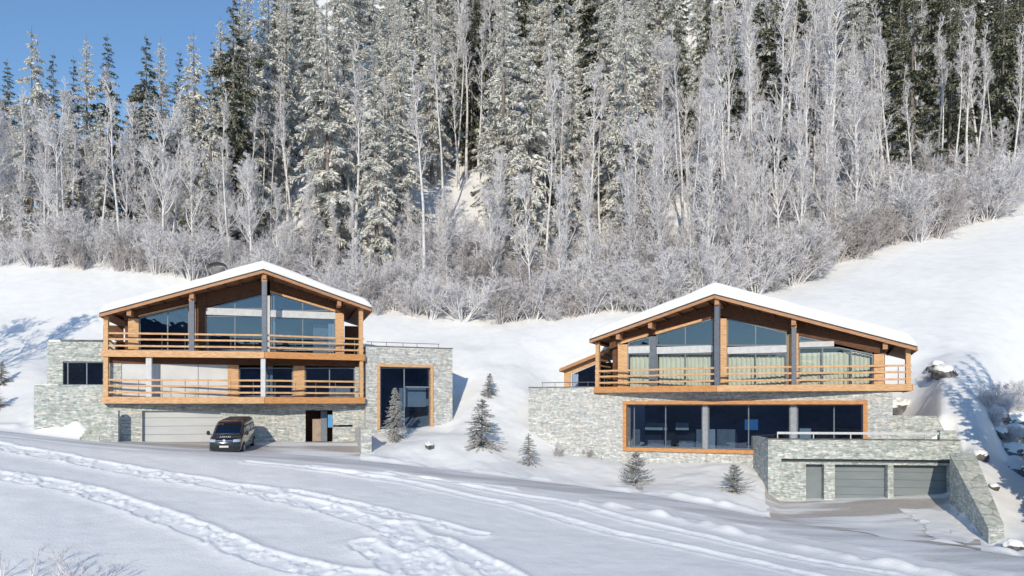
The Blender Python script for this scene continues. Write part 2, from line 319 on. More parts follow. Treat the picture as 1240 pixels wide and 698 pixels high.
# ---------------------------------------------------------------- terrain: heights measured column by column
def zz(Y, py): return (H - py) / FPX * Y
RP = [-900, -300, 0, 120, 300, 440, 620, 780, 940, 1100, 1240, 1500, 2200]
RY = [46, 46, 45, 44.5, 43.5, 42.5, 41, 38.5, 35, 31, 27.5, 22, 14]
RZPY = [(46, 470), (46, 500), (45, 526), (44.5, 540), (43.5, 552), (42.5, 563), (41, 586), (38.5, 606), (35, 640), (31, 668), (27.5, 690), (22, 745), (14, 900)]
RZ = [zz(a, b) for a, b in RZPY]
def smooth_interp(x, xs, ys):
    x = np.asarray(x, float); return (np.interp(x - 25, xs, ys) + np.interp(x, xs, ys) * 2 + np.interp(x + 25, xs, ys)) / 4
COL = {   # px: (Y, py or ('z', z)) beyond the road
 -900: [(52, 440), (64, 380), (78, 300), (100, ('z', 22)), (150, ('z', 32)), (260, ('z', 32))],
 0:   [(49, 512), (52, 490), (55, 462), (60, 425), (66, 385), (72, 345), (78, 315), (92, ('z', 20)), (115, ('z', 26)), (150, ('z', 31)), (260, ('z', 33))],
 40:  [(47.9, 520), (49.4, 502), (53, 480), (56, 452), (60, 425), (66, 385), (72, 342), (78, 313), (92, ('z', 20)), (115, ('z', 26)), (150, ('z', 32)), (260, ('z', 34))],
 95:  [(47.2, 520), (48.6, 499), (53, 488), (60, 440), (66, 390), (72, 345), (78, 313), (92, ('z', 20)), (115, ('z', 26)), (150, ('z', 33)), (260, ('z', 36))],
 125: [(47.6, 533), (49, 532), (53, 520), (58, 470), (66, 390), (72, 345), (78, 313), (92, ('z', 20.5)), (115, ('z', 28)), (150, ('z', 35)), (260, ('z', 45))],
 200: [(46.6, 540), (49, 536), (58, 525), (62, 460), (68, 380), (74, 340), (78, 318), (92, ('z', 21)), (115, ('z', 30)), (150, ('z', 38)), (260, ('z', 50))],
 300: [(46.4, 545), (49.6, 536), (58, 530), (63, 450), (69, 385), (74, 345), (84, ('z', 16)), (100, ('z', 26)), (150, ('z', 46)), (260, ('z', 70))],
 400: [(46.4, 548), (50, 537), (53, 536), (60, 525), (64, 440), (70, 385), (76, ('z', 10.5)), (100, ('z', 29)), (150, ('z', 74)), (260, ('z', 195))],
 434: [(46, 551), (50, 538), (54, 530), (60, 500), (65, 425), (70, 385), (76, ('z', 10.5)), (100, ('z', 29)), (150, ('z', 74)), (260, ('z', 195))],
 452: [(45.6, 553), (47.5, 541), (51, 527), (54, 520), (60, 500), (65, 425), (72, 380), (78, ('z', 11)), (100, ('z', 29)), (150, ('z', 74)), (260, ('z', 195))],
 540: [(45, 568), (47.5, 548), (50, 532), (52.5, 524), (56, 500), (61, 450), (66, 415), (74, 376), (84, ('z', 16.5)), (110, ('z', 35)), (150, ('z', 74)), (260, ('z', 195))],
 580: [(44.6, 572), (47.5, 550), (50, 530), (53, 508), (57, 477), (61, 445), (66, 413), (74, 376), (84, ('z', 16.5)), (110, ('z', 35)), (150, ('z', 74)), (260, ('z', 195))],
 640: [(44.2, 579), (47, 566), (50, 551), (53, 520), (57, 482), (61, 448), (66, 413), (74, 374), (84, ('z', 17)), (110, ('z', 38)), (150, ('z', 76)), (260, ('z', 195))],
 700: [(43.8, 588), (47, 571), (50, 560), (52, 557), (58, 540), (64, 440), (68, 400), (74, 372), (84, ('z', 17)), (110, ('z', 38)), (150, ('z', 76)), (260, ('z', 195))],
 800: [(41.6, 602), (45, 577), (48.5, 561), (56, 550), (63, 430), (68, 385), (74, 358), (84, ('z', 18.5)), (110, ('z', 38)), (150, ('z', 76)), (260, ('z', 195))],
 860: [(40.5, 609), (43, 588), (46.5, 564), (54, 552), (62, 430), (68, 375), (74, 352), (84, ('z', 19)), (110, ('z', 38)), (150, ('z', 76)), (260, ('z', 195))],
 905: [(39.5, 617), (42, 596), (45.5, 566), (54, 550), (62, 420), (68, 370), (76, 346), (88, ('z', 20)), (110, ('z', 37)), (150, ('z', 76)), (260, ('z', 195))],
 925: [(39, 627), (41.5, 606), (44, 580), (54, 560), (62, 420), (68, 370), (77, 342), (88, ('z', 20.5)), (110, ('z', 37)), (150, ('z', 76)), (260, ('z', 195))],
 945: [(38.8, 630), (42, 610), (54, 570), (62, 420), (68, 370), (78, 339), (90, ('z', 21)), (110, ('z', 37)), (150, ('z', 76)), (260, ('z', 195))],
 1060: [(36.5, 640), (41, 609), (51, 580), (58, 430), (66, 375), (84, 296), (96, ('z', 26)), (115, ('z', 40)), (150, ('z', 74)), (260, ('z', 190))],
 1140: [(34.5, 651), (41, 609), (43, 592), (43.6, 560), (44.5, 503), (50, 462), (57, 430), (68, 358), (86, 278), (100, ('z', 27)), (150, ('z', 74)), (260, ('z', 190))],
 1152: [(34.5, 651), (40.8, 609), (42.6, 592), (43.2, 560), (44.5, 505), (50, 462), (57, 426), (68, 354), (88, 270), (102, ('z', 28)), (150, ('z', 74)), (260, ('z', 190))],
 1159: [(34.5, 652), (39.9, 613), (40.8, 600), (41.8, 550), (44.5, 505), (50, 462), (57, 426), (68, 354), (88, 270), (102, ('z', 28)), (150, ('z', 74)), (260, ('z', 190))],
 1165: [(34.2, 654), (38.9, 618), (39.7, 563), (42.3, 548), (44.5, 505), (50, 462), (57, 426), (68, 354), (88, 270), (102, ('z', 28)), (150, ('z', 74)), (260, ('z', 190))],
 1179: [(33.8, 657), (36.9, 634), (37.7, 586), (40, 560), (42.3, 540), (44.5, 505), (50, 462), (57, 426), (68, 354), (88, 270), (102, ('z', 28)), (150, ('z', 74)), (260, ('z', 190))],
 1191: [(33.5, 660), (35.1, 648), (35.9, 609), (38.5, 574), (40.8, 556), (43.5, 525), (47, 492), (51, 466), (57, 425), (68, 348), (89, 262), (104, ('z', 28.5)), (150, ('z', 74)), (260, ('z', 190))],
 1204: [(33.1, 664), (33.7, 658), (34.4, 633), (37, 595), (39.5, 570), (43, 545), (47, 515), (51, 480), (57, 430), (68, 343), (90, 256), (105, ('z', 29)), (150, ('z', 74)), (260, ('z', 190))],
 1218: [(32, 672), (35, 632), (38, 590), (41, 568), (44, 560), (48, 540), (51, 505), (54, 480), (59, 425), (70, 335), (93, 245), (110, ('z', 32)), (150, ('z', 74)), (260, ('z', 190))],
 1240: [(30.5, 680), (34, 645), (38, 600), (41, 580), (45, 568), (49, 545), (52, 510), (55, 482), (60, 425), (72, 325), (95, 235), (110, ('z', 34)), (150, ('z', 74)), (260, ('z', 190))],
 1400: [(28, 690), (34, 640), (40, 580), (45, 560), (50, 530), (56, 470), (62, 410), (75, 310), (100, 200), (120, ('z', 42)), (150, ('z', 74)), (260, ('z', 190))],
 2200: [(22, ('z', -6)), (34, ('z', -5)), (50, ('z', -2)), (62, ('z', 6)), (100, ('z', 30)), (150, ('z', 74)), (260, ('z', 190))],
}
PXG = np.arange(-900, 2201, 5.0); YG = np.arange(12, 262, .25)
cols = sorted(COL); rowsZ = []
for c in cols:
    ry = float(smooth_interp(c, RP, RY)); rz = float(smooth_interp(c, RP, RZ))
    pts = [(12, -6.4 if c < 1300 else min(-6.4, rz - .3))]
    if ry > 30: pts += [(25, zz(25, 712))]
    pts += [(ry - 2.3, rz - .10), (ry + 2.1, rz + .10)]
    for Y, q in COL[c]:
        if Y > pts[-1][0] + .4: pts.append((Y, q[1] if isinstance(q, tuple) else zz(Y, q)))
    rowsZ.append(np.interp(YG, [p[0] for p in pts], [p[1] for p in pts]))
rowsZ = np.array(rowsZ)
TG = np.empty((len(PXG), len(YG)))
for j in range(len(YG)): TG[:, j] = np.interp(PXG, cols, rowsZ[:, j])
def blur(A, ax, n):
    for _ in range(n):
        P = np.concatenate([A.take([0], ax), A, A.take([-1], ax)], ax)
        k = A.shape[ax]
        A = (P.take(range(0, k), ax) + 2 * P.take(range(1, k + 1), ax) + P.take(range(2, k + 2), ax)) / 4
    return A
far = blur(blur(TG, 0, 60), 1, 40); near = blur(blur(TG, 0, 1), 1, 2)
wt = np.clip((YG - 56) / 8, 0, 1)[None, :]; lowf = blur(blur(TG, 0, 30), 1, 24)
# the open field stays smooth, the house plots crisp
roadY = smooth_interp(PXG, RP, RY)[:, None]; wf = np.clip((roadY - 3 - YG[None, :]) / 3, 0, 1)
TG = near * (1 - wt) + far * wt; TG = TG * (1 - wf) + lowf * wf
def vnoise(x, y, s, seed):
    r = np.random.default_rng(seed); G = r.random((256, 256)); x = np.asarray(x) / s; y = np.asarray(y) / s
    xi = np.floor(x).astype(int); yi = np.floor(y).astype(int); fx = x - xi; fy = y - yi
    fx = fx * fx * (3 - 2 * fx); fy = fy * fy * (3 - 2 * fy); g = lambda a, b: G[a % 256, b % 256]
    return (g(xi, yi) * (1 - fx) + g(xi + 1, yi) * fx) * (1 - fy) + (g(xi, yi + 1) * (1 - fx) + g(xi + 1, yi + 1) * fx) * fy - .5
def base_z(x, y):
    x = np.asarray(x, float); y = np.asarray(y, float); yy = np.clip(y, 12, 261); px = np.clip(620 + FPX * x / yy, -899, 2199)
    a = (px + 900) / 5; b = (yy - 12) / .25; i = np.clip(a.astype(int), 0, len(PXG) - 2); j = np.clip(b.astype(int), 0, len(YG) - 2); fa = a - i; fb = b - j
    return (TG[i, j] * (1 - fa) + TG[i + 1, j] * fa) * (1 - fb) + (TG[i, j + 1] * (1 - fa) + TG[i + 1, j + 1] * fa) * fb
def hit_ground(px, py):
    Y = np.arange(14, 160, .02); X = (px - 620) / FPX * Y; z = base_z(X, Y); ray = zz(Y, py); k = np.where(z >= ray)[0]
    i = k[0] if len(k) else len(Y) - 1
    return X[i], Y[i]
TRK = [  # (pixel polyline on the snow, half width in metres)
 ([(-60, 530), (0, 542), (60, 552), (110, 561), (200, 577), (300, 594), (342, 604), (399, 616), (470, 640), (527, 657), (575, 680), (610, 700)], .75),
 ([(-60, 570), (0, 577), (80, 589), (150, 608), (230, 638), (300, 668), (350, 684), (420, 697), (470, 705)], .75),
 ([(300, 590), (360, 598), (430, 612), (500, 628), (585, 648)], .42),
 ([(480, 640), (500, 665), (520, 690), (535, 710)], 1.0), ([(440, 660), (470, 680), (500, 700)], .8), ([(540, 660), (590, 690), (650, 712)], .6),
 ([(380, 566), (440, 576), (500, 586), (560, 600), (620, 612), (730, 642), (830, 663), (930, 685), (1010, 702)], .38),
 ([(470, 572), (540, 584), (600, 595), (680, 608), (760, 630), (850, 650), (940, 671), (1080, 695), (1150, 712)], .38),
 ([(300, 560), (420, 572), (520, 580), (620, 592)], .3),
]
def seg_dist(x, y, pts):
    best = np.full(x.shape, 1e9)
    for (ax, ay), (bx, by) in zip(pts[:-1], pts[1:]):
        dx, dy = bx - ax, by - ay; L = dx * dx + dy * dy + 1e-9
        t = np.clip(((x - ax) * dx + (y - ay) * dy) / L, 0, 1); best = np.minimum(best, np.hypot(x - ax - t * dx, y - ay - t * dy))
    return best
TW = [([hit_ground(*p) for p in pl], hw) for pl, hw in TRK]
def ground_parts(x, y):
    z = base_z(x, y); px = 620 + FPX * x / np.maximum(y, 12)
    ry = smooth_interp(px, RP, RY); off = np.abs(y - ry)
    nr = np.clip((off - 2.0) / 1.5, 0, 1)
    plot = ((px > 128) & (px < 436) & (y > 44) & (y < 56)) | ((px > 932) & (px < 1150) & (y > 33) & (y < 50))
    nr = nr * (1 - plot)
    calm = np.where(y < ry, .35, 1.0) + .9 * ((y > ry + 2.5) & (y < 66) & (px > 455) & (px < 915)) * np.clip((y - ry - 2.5) / 2, 0, 1)
    z = z + nr * calm * (.28 * vnoise(x, y, 4.5, 1) + .12 * vnoise(x, y, 1.6, 2)) + nr * np.where(y < ry, .02, .05) * vnoise(x, y, .5, 3)
    tr = np.zeros_like(z); trs = np.zeros_like(z); rut = np.zeros_like(z)
    for k, (pts, hw) in enumerate(TW):
        near = (y < 50)
        dd = seg_dist(x, y, pts) + .35 * hw * vnoise(x, y, .8, 10 + k)
        m = np.clip((hw - dd) / (.35 * hw), 0, 1)
        if k >= 6:
            trs = np.maximum(trs, m * near); rut = rut + near * (.05 * np.exp(-((dd - hw) / .16) ** 2) - .045 * m)
        else:
            tr = np.maximum(tr, m * near); rut = rut + near * .035 * np.exp(-((dd - hw) / .2) ** 2)
    rough = (.12 * vnoise(x, y, .9, 4) + .16 * vnoise(x, y, .42, 5) + .17 * vnoise(x, y, .21, 6) + .10 * vnoise(x, y, .12, 8))
    z = z + np.maximum(tr * rough * .8, trs * rough * .26) - .03 * tr + .05 * np.clip(tr * (1 - tr) * 4, 0, 1) + rut
    # ploughed ridge beside the road
    rd = np.exp(-((off - 2.9) / .45) ** 2) * (1 - plot) * ((y > ry) | (px > 700))
    z = z + rd * (.16 + .3 * vnoise(x, y, .7, 7))
    return z, np.maximum(tr, trs)
def ground_z(x, y): return float(ground_parts(np.array([float(x)]), np.array([float(y)]))[0][0])

def grid_mesh(name, X, Y, Z, m, attr=None):
    nr, nc = X.shape; me = bpy.data.meshes.new(name); nv = nr * nc
    me.vertices.add(nv); me.vertices.foreach_set('co', np.stack([X, Y, Z], -1).astype(np.float32).ravel())
    idx = np.arange(nv).reshape(nr, nc); q = np.stack([idx[:-1, :-1], idx[:-1, 1:], idx[1:, 1:], idx[1:, :-1]], -1).reshape(-1, 4)
    me.loops.add(q.size); me.loops.foreach_set('vertex_index', q.ravel().astype(np.int32))
    me.polygons.add(len(q)); me.polygons.foreach_set('loop_start', np.arange(0, q.size, 4, dtype=np.int32)); me.polygons.foreach_set('loop_total', np.full(len(q), 4, np.int32))
    me.polygons.foreach_set('use_smooth', np.ones(len(q), bool)); me.update(calc_edges=True)
    if attr is not None:
        at = me.attributes.new('track', 'FLOAT', 'POINT'); at.data.foreach_set('value', attr.ravel().astype(np.float32))
    me.materials.append(MT[m]); o = bpy.data.objects.new(name, me); C.objects.link(o); return o
ys = np.concatenate([np.arange(-30, 20, 2.0), np.arange(20, 46, .10), np.arange(46, 62, .16), np.arange(62, 110, .5), np.arange(110, 262, 3.0)])
tt = np.concatenate([np.linspace(-1.1, -.36, 70)[:-1], np.linspace(-.36, .36, 760), np.linspace(.36, 1.1, 70)[1:]])
YY, TTg = np.meshgrid(ys, tt, indexing='ij'); XX = TTg * (YY + 42)
ZZ, TRA = ground_parts(XX, YY)
grid_mesh('snow_ground', XX, YY, ZZ, 'ground_snow', TRA)['kind'] = 'structure'

# opposite valley side, unseen: ridge added to keep horizon glow out of the windows
hm = mat('valley_forest', (.06, .09, .13), (.15, .20, .28), .95, .02, detail=8)
hx = np.linspace(-1500, 1500, 90); hy = np.linspace(0, 1, 16); HX, HT = np.meshgrid(hx, hy); HZr = 95 + 75 * vnoise(hx, hx * 0, 260, 21) + 30 * vnoise(hx, hx * 0, 70, 22)
grid_mesh('added_hills', HX, -520 - 420 * HT, -40 + (HZr[None, :] + 40) * HT, 'valley_forest')['kind'] = 'structure'

def blend_mat(name, c1, c2, c3, s1, s2, lo, hi, rough=.8):
    """worn surface: paving c1/c2 showing through thin snow c3"""
    m = bpy.data.materials.new(name); m.use_nodes = True; n = m.node_tree; L = n.links; p = n.nodes['Principled BSDF']; p.inputs['Roughness'].default_value = rough
    tc = n.nodes.new('ShaderNodeTexCoord'); mp = n.nodes.new('ShaderNodeMapping'); mp.inputs['Scale'].default_value = (.35, 1.6, 1); mp.inputs['Rotation'].default_value = (0, 0, R(12))
    L.new(tc.outputs['Object'], mp.inputs[0])
    a = n.nodes.new('ShaderNodeTexNoise'); a.inputs['Scale'].default_value = s1; a.inputs['Detail'].default_value = 6; L.new(mp.outputs[0], a.inputs['Vector'])
    b = n.nodes.new('ShaderNodeTexNoise'); b.inputs['Scale'].default_value = s2; b.inputs['Detail'].default_value = 8; L.new(tc.outputs['Object'], b.inputs['Vector'])
    r = n.nodes.new('ShaderNodeValToRGB'); r.color_ramp.elements[0].position = lo; r.color_ramp.elements[1].position = hi; L.new(a.outputs[0], r.inputs[0])
    x = n.nodes.new('ShaderNodeMix'); x.data_type = 'RGBA'; x.inputs[6].default_value = (*c1, 1); x.inputs[7].default_value = (*c2, 1); L.new(b.outputs[0], x.inputs[0])
    y = n.nodes.new('ShaderNodeMix'); y.data_type = 'RGBA'; y.inputs[7].default_value = (*c3, 1); L.new(r.outputs[0], y.inputs[0]); L.new(x.outputs[2], y.inputs[6])
    L.new(y.outputs[2], p.inputs['Base Color'])
    bp = n.nodes.new('ShaderNodeBump'); bp.inputs['Distance'].default_value = .03; L.new(b.outputs[0], bp.inputs['Height']); L.new(bp.outputs[0], p.inputs['Normal'])
    MT[name] = m
blend_mat('road_surface', (.52, .51, .51), (.64, .63, .63), (.82, .82, .83), .5, 5, .42, .62)
blend_mat('paving', (.38, .335, .30), (.56, .51, .47), (.84, .84, .84), .45, 4, .44, .58)
# road ribbon
rpx = np.arange(-600, 1720, 6.0); rc = smooth_interp(rpx, RP, RY); offs = np.linspace(-1.35, 1.95, 12)
RYg = rc[:, None] + offs[None, :] + .15 * vnoise(rpx[:, None] * np.ones(12), offs[None, :] * 0 + 3, 40, 9) * (np.abs(offs) > 1.2); RXg = (rpx[:, None] - 620) / FPX * RYg
grid_mesh('road', RXg.T, RYg.T, (base_z(RXg, RYg) + .05 - .09 * (np.abs(offs - .3) > 1.6)[None, :]).T, 'road_surface')['kind'] = 'structure'
def pave(name, pl, y0f, y1f, up=.035):
    p = np.arange(pl[0], pl[1], 3.0); t = np.linspace(0, 1, 60); a = np.array([y0f(q) for q in p])[:, None]; b = np.array([y1f(q) for q in p])[:, None]
    Yg = a + (b - a) * t[None, :]; Xg = (p[:, None] - 620) / FPX * Yg
    tag(grid_mesh(name, Xg.T, Yg.T, base_z(Xg, Yg).T + up + .015 * vnoise(Xg, Yg, .6, 12).T, 'paving'), kind='structure')
pave('driveway', (124, 438), lambda q: float(smooth_interp(q, RP, RY)) + 1.7, lambda q: 53.5)
pave('driveway', (927, 1190), lambda q: float(smooth_interp(q, RP, RY)) + 1.6 + .5 * math.sin(q * .05), lambda q: 43.5 if q < 1150 else 43.5 - (q - 1150) * .26)

def patch(name, pl, up, m, seed, cell=.09):
    W_ = np.array([hit_ground(a, b) for a, b in pl]); x0, y0 = W_.min(0) - .3; x1, y1 = W_.max(0) + .3
    gx = np.arange(x0, x1, cell); gy = np.arange(y0, y1, cell); GX, GY = np.meshgrid(gx, gy); QX = GX + .5 * vnoise(GX, GY, .9, seed) + .25 * vnoise(GX, GY, .3, seed + 1); QY = GY + .9 * vnoise(GX, GY, .9, seed + 2) + .4 * vnoise(GX, GY, .3, seed + 3)
    ins = np.zeros(GX.shape, bool); dist = seg_dist(QX, QY, [tuple(q) for q in W_] + [tuple(W_[0])])
    for (ax, ay), (bx, by) in zip(W_, np.roll(W_, -1, 0)):
        c = ((ay > QY) != (by > QY)) & (QX < (bx - ax) * (QY - ay) / (by - ay + 1e-12) + ax); ins ^= c
    Z = base_z(GX, GY) + .045 + (up - .045) * np.clip(dist / .3, 0, 1) * ins + .02 * vnoise(GX, GY, .4, 31); nc = len(gx)
    F = [(a * nc + b, a * nc + b + 1, (a + 1) * nc + b + 1, (a + 1) * nc + b) for a in range(len(gy) - 1) for b in range(nc - 1) if ins[a, b] and ins[a, b + 1] and ins[a + 1, b] and ins[a + 1, b + 1]]
    me = bpy.data.meshes.new(name); me.from_pydata(np.stack([GX, GY, Z], -1).reshape(-1, 3).tolist(), [], F); me.materials.append(MT[m]); me.polygons.foreach_set('use_smooth', [True] * len(F))
    import bmesh
    bm = bmesh.new(); bm.from_mesh(me); bmesh.ops.delete(bm, geom=[v for v in bm.verts if not v.link_faces], context='VERTS'); bm.to_mesh(me); bm.free()
    o = bpy.data.objects.new(name, me); C.objects.link(o); o['kind'] = 'stuff'; return o
patch('snow_patch', [(1084, 617), (1098, 625), (1108, 635), (1118, 645), (1140, 655), (1168, 659), (1180, 657), (1172, 645), (1158, 630), (1146, 620), (1118, 616)], .10, 'snow', 3)
patch('paving_patch', [(1107, 633), (1118, 630), (1131, 634), (1120, 638)], .16, 'paving', 4)

# ---------------------------------------------------------------- chalets
def roof(root, fr, A, EL, ER, back_v, thick, snow_t, seed):
    """A, EL, ER: apex and the two eave tips of the front edge (world, top of the boards)"""
    def back(P):
        u, v = fr.loc(P); return fr.w(u, back_v, P.z)
    sides = []; slab = MB()
    for E in (EL, ER):
        q = [A, E, back(E), back(A)]; sides.append(q); n = Vector((0, 0, -thick))
        P = q + [p + n for p in q]
        slab.add(P, [(0, 1, 2, 3), (7, 6, 5, 4), (0, 4, 5, 1), (1, 5, 6, 2), (2, 6, 7, 3), (3, 7, 4, 0)])
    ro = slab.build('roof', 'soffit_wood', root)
    sn = MB(); r = np.random.default_rng(seed)
    for k, q in enumerate(sides):
        L = (q[1] - q[0]).length; D = (q[3] - q[0]).length
        ss = [0] + [i / 26 for i in range(1, 25)] + [1 - .5 / L, 1 - .3 / L, 1 - .15 / L, 1 - .06 / L, 1 - .015 / L, 1 + .03 / L]
        ss = sorted(s for s in ss if s <= 1.1)
        ts = [-.03 / D, .02 / D, .08 / D, .2 / D, .4 / D] + [i / 14 for i in range(1, 14)] + [1 - .3 / D, 1 - .1 / D, 1]
        P = []; Q = []
        for s in ss:
            a = q[0].lerp(q[1], s); b = q[3].lerp(q[2], s)
            for t in ts:
                p = a.lerp(b, t); de = max(0, (1 + .03 / L - s) * L); df = max(0, (t + .03 / D) * D); db = (1 - t) * D
                def ed(x, w): x = min(1, x / w); return math.sqrt(max(0, 1 - (1 - x) ** 2))
                h = snow_t * ed(de, .75) * ed(df, .22) * ed(db, .3) * (1 - .18 * s) + .16 * float(vnoise(p.x, p.y, 1.8, seed)) * ed(de, .5) * ed(df, .3)
                ov = .10 * math.sin(s * 9 + k) * .2
                P.append(p + Vector((0, 0, .004 + max(h, 0)))); Q.append(p + Vector((0, 0, .004)))
        nt_ = len(ts); F = []; n = len(P)
        for i in range(len(ss) - 1):
            for j in range(nt_ - 1):
                a = i * nt_ + j; F.append((a, a + nt_, a + nt_ + 1, a + 1)); F.append((n + a + 1, n + a + nt_ + 1, n + a + nt_, n + a))
        for i in range(len(ss) - 1):
            for j in (0, nt_ - 1):
                a = i * nt_ + j; F.append((a, n + a, n + a + nt_, a + nt_))
        for j in range(nt_ - 1):
            a = (len(ss) - 1) * nt_ + j; F.append((a, n + a, n + a + 1, a + 1))
        sn.add(P + Q, F)
    sn.build('roof_snow', 'snow', ro, smooth=True)
    for E in (EL, ER):
        out = Vector((-fr.V[0], -fr.V[1], 0)) * .04
        a = A + out + Vector((0, 0, -.13)); b = E + out + Vector((0, 0, -.13))
        MB().beam(a, b, .06, .26).build('rake_board', 'fascia_wood', ro)
        a = A + out * 1.9 + Vector((0, 0, -.035)); b = E + out * 1.9 + Vector((0, 0, -.035))
        MB().beam(a, b, .04, .07).build('drip_edge', 'black_metal', ro)
        bk = back(E); s = (E - A); s.z = 0; s = s.normalized() * .04
        MB().beam(E + s + Vector((0, 0, -.14)), bk + s + Vector((0, 0, -.14)), .05, .22).build('eave_board', 'fascia_wood', ro)
    return ro
def rails(root, pts, z, hs=(1.08, .70, .28), m='larch', post_every=1.45):
    """three timber rails on thin metal uprights; pts in world xy"""
    mb = MB(); ups = []
    for (a, b) in zip(pts[:-1], pts[1:]):
        L = math.hypot(b[0] - a[0], b[1] - a[1])
        for h in hs: mb.beam((a[0], a[1], z + h), (b[0], b[1], z + h), .05, .12)
        n = max(1, round(L / post_every))
        for i in range(n):
            t = (i + .5) / n; x, y = a[0] + (b[0] - a[0]) * t, a[1] + (b[1] - a[1]) * t
            ups.append(((x, y + .045, z), (x, y + .045, z + 1.05)))
    o = mb.build('railing', m, root, bevel=.01)
    for p, q in ups: MB().beam(p, q, .03, .03).build('baluster', 'rail_metal', o)
def deck(root, fr, f1, f2, pxL, pxR, z1, th, vb, side_v, m1, m2):
    a = f1.w(f1.u(pxL), 0, 0); k = f1.w(0, 0, 0); b = f2.w(f2.u(pxR), 0, 0)
    ua, _ = fr.loc(a); ub, _ = fr.loc(b); ab = fr.w(ua, side_v, 0); bb = fr.w(ub, side_v, 0)
    ins = .06
    pl = [(a.x + fr.V[0] * ins, a.y + fr.V[1] * ins), (k.x + fr.V[0] * ins, k.y + fr.V[1] * ins), (b.x + fr.V[0] * ins, b.y + fr.V[1] * ins), (bb.x, bb.y), (ab.x, ab.y)]
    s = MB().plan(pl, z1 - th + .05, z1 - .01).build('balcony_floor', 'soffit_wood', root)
    MB().box(f1, f1.u(pxL), 0, -.06, .04, z1 - th, z1).build('fascia', m1, root, bevel=.012)
    MB().box(f2, .002, f2.u(pxR), -.06, .04, z1 - th + .002, z1 + .002).build('fascia', m2, root, bevel=.012)
    for P, Q, sg in ((a, ab, -1), (b, bb, 1)):
        o = Vector((fr.U[0], fr.U[1], 0)) * .04 * sg
        MB().beam((P.x + o.x, P.y + o.y, z1 - th / 2), (Q.x + o.x, Q.y + o.y, z1 - th / 2), .07, th - .01).build('fascia', m1, root)
    return a, k, b, ab, bb

# ======== left chalet
L = Fr(320, 48.6, 17); D1 = Fr(320, 48.6, 9); D2 = Fr(320, 48.6, 26); WV = 1.9
GZ = -3.3
ch = empty('chalet', L.w(0, WV, -2.9), 'timber and stone chalet with two long balconies and the van parked in front', 'chalet')
zU = L.z(320, 426, 0); zL = L.z(320, 481, 0); th = .43
A = D1.w(0, -.35, D1.z(320, 326, -.35)); EL = D1.w(*[(q[0], -.35, q[1]) for q in [D1.uz(121, 379, -.35)]][0]); 
q = D2.uz(450, 373, -.35); ER = D2.w(q[0], -.35, q[1])
roof(ch, L, A, EL, ER, 11, .22, .60, 3)
uEL, _ = L.loc(EL); uER, _ = L.loc(ER)
def zr(u): return (A.z + (EL.z - A.z) * u / uEL if u < 0 else A.z + (ER.z - A.z) * u / uER) - .24
for zt, mm in ((zU, ('larch', 'orange_shade_larch')), (zL, ('larch', 'orange_shade_larch'))):  # right fascia half darker: shade painted as a deeper wood colour
    a, k, b, ab, bb = deck(ch, L, D1, D2, 124, 441, zt, th, 0, 9.5, *mm)
    i1 = Vector((L.V[0], L.V[1], 0)) * .12
    pts = [(p.x + i1.x, p.y + i1.y) for p in (a, k, b)]
    rails(ch, pts, zt)
    sd = Vector((L.U[0], L.U[1], 0)) * .08
    rails(ch, [(a.x + sd.x + i1.x, a.y + sd.y + i1.y), (a.x + sd.x + i1.x * 45, a.y + sd.y + i1.y * 45)], zt)
    rails(ch, [(b.x - sd.x + i1.x, b.y - sd.y + i1.y), (b.x - sd.x + i1.x * 45, b.y - sd.y + i1.y * 45)], zt)
def post(root, fr, px, v, wpx, z0, z1, m, head=None):
    u = fr.u(px, v); hw = wpx / 2 / FPX * fr.o[1]
    if z1 == 'roof': z1 = zr(L.loc(fr.w(u, v, 0))[0]) + .01
    o = MB().box(fr, u - hw, u + hw, v, v + .24, z0, z1 - (head or 0)).build('post', m, root, bevel=.012)
    if head: MB().box(fr, u - hw - .01, u + hw + .01, v - .01, v + .25, z1 - head, z1).build('post_head', 'fascia_wood', o, bevel=.01)
post(ch, D1, 128, .05, 5, zU, 'roof', 'larch'); post(ch, D2, 437.5, .05, 5, zU, 'roof', 'larch')
post(ch, D1, 232, .06, 6, zU, 'roof', 'grey_post', .5); post(ch, D1, 320, -.09, 6, zU + .004, 'roof', 'grey_post', .55)
post(ch, D1, 128, .05, 5, zL, zU - th + .03, 'larch'); post(ch, D2, 438, .05, 4.5, zL, zU - th + .03, 'larch')
post(ch, D1, 180, .12, 6.5, zL, zU - th + .03, 'white_steel'); post(ch, D1, 318.5, .08, 5.5, zL, zU - th + .03, 'white_steel')
# purlins run back under the boards
for px in (156, 232, 320, 411):
    f = D1 if px <= 320 else D2; p0 = f.w(f.u(px, -.2), -.2, 0); u, v = L.loc(p0); z = zr(u) - .2
    p1 = L.w(u, WV + 1.2, z); MB().beam((p0.x, p0.y, z), p1, .26, .38).build('purlin', 'fascia_wood', ch, bevel=.012)
for i in range(-10, 8):
    u = i * .95 + .4
    if uEL + .4 < u < uER - .3:
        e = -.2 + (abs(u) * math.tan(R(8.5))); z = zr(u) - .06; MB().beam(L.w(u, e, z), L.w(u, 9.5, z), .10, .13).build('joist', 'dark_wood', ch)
def strip(m, fr, v0, v1, x0, y0, x1, y1, zt):
    a = fr.uz(x0, y0, v0); b = fr.uz(x1, y1, v0); m.prism(fr, [a, b, (b[0], zt(b[0])), (a[0], zt(a[0]))], v0, v1)
g = MB()
for s in ((150, 388, 168, 384.5), (168, 384.5, 229, 370.5), (249, 372.5, 319.5, 355), (327, 353, 406, 378), (406, 378, 418, 382)): strip(g, L, WV + .02, WV + .3, *s, zr)
strip(g, L, WV - .1, WV + .3, 238, 425.6, 249, 425.6, zr)
g.build('gable_boarding', 'dark_wood', ch)
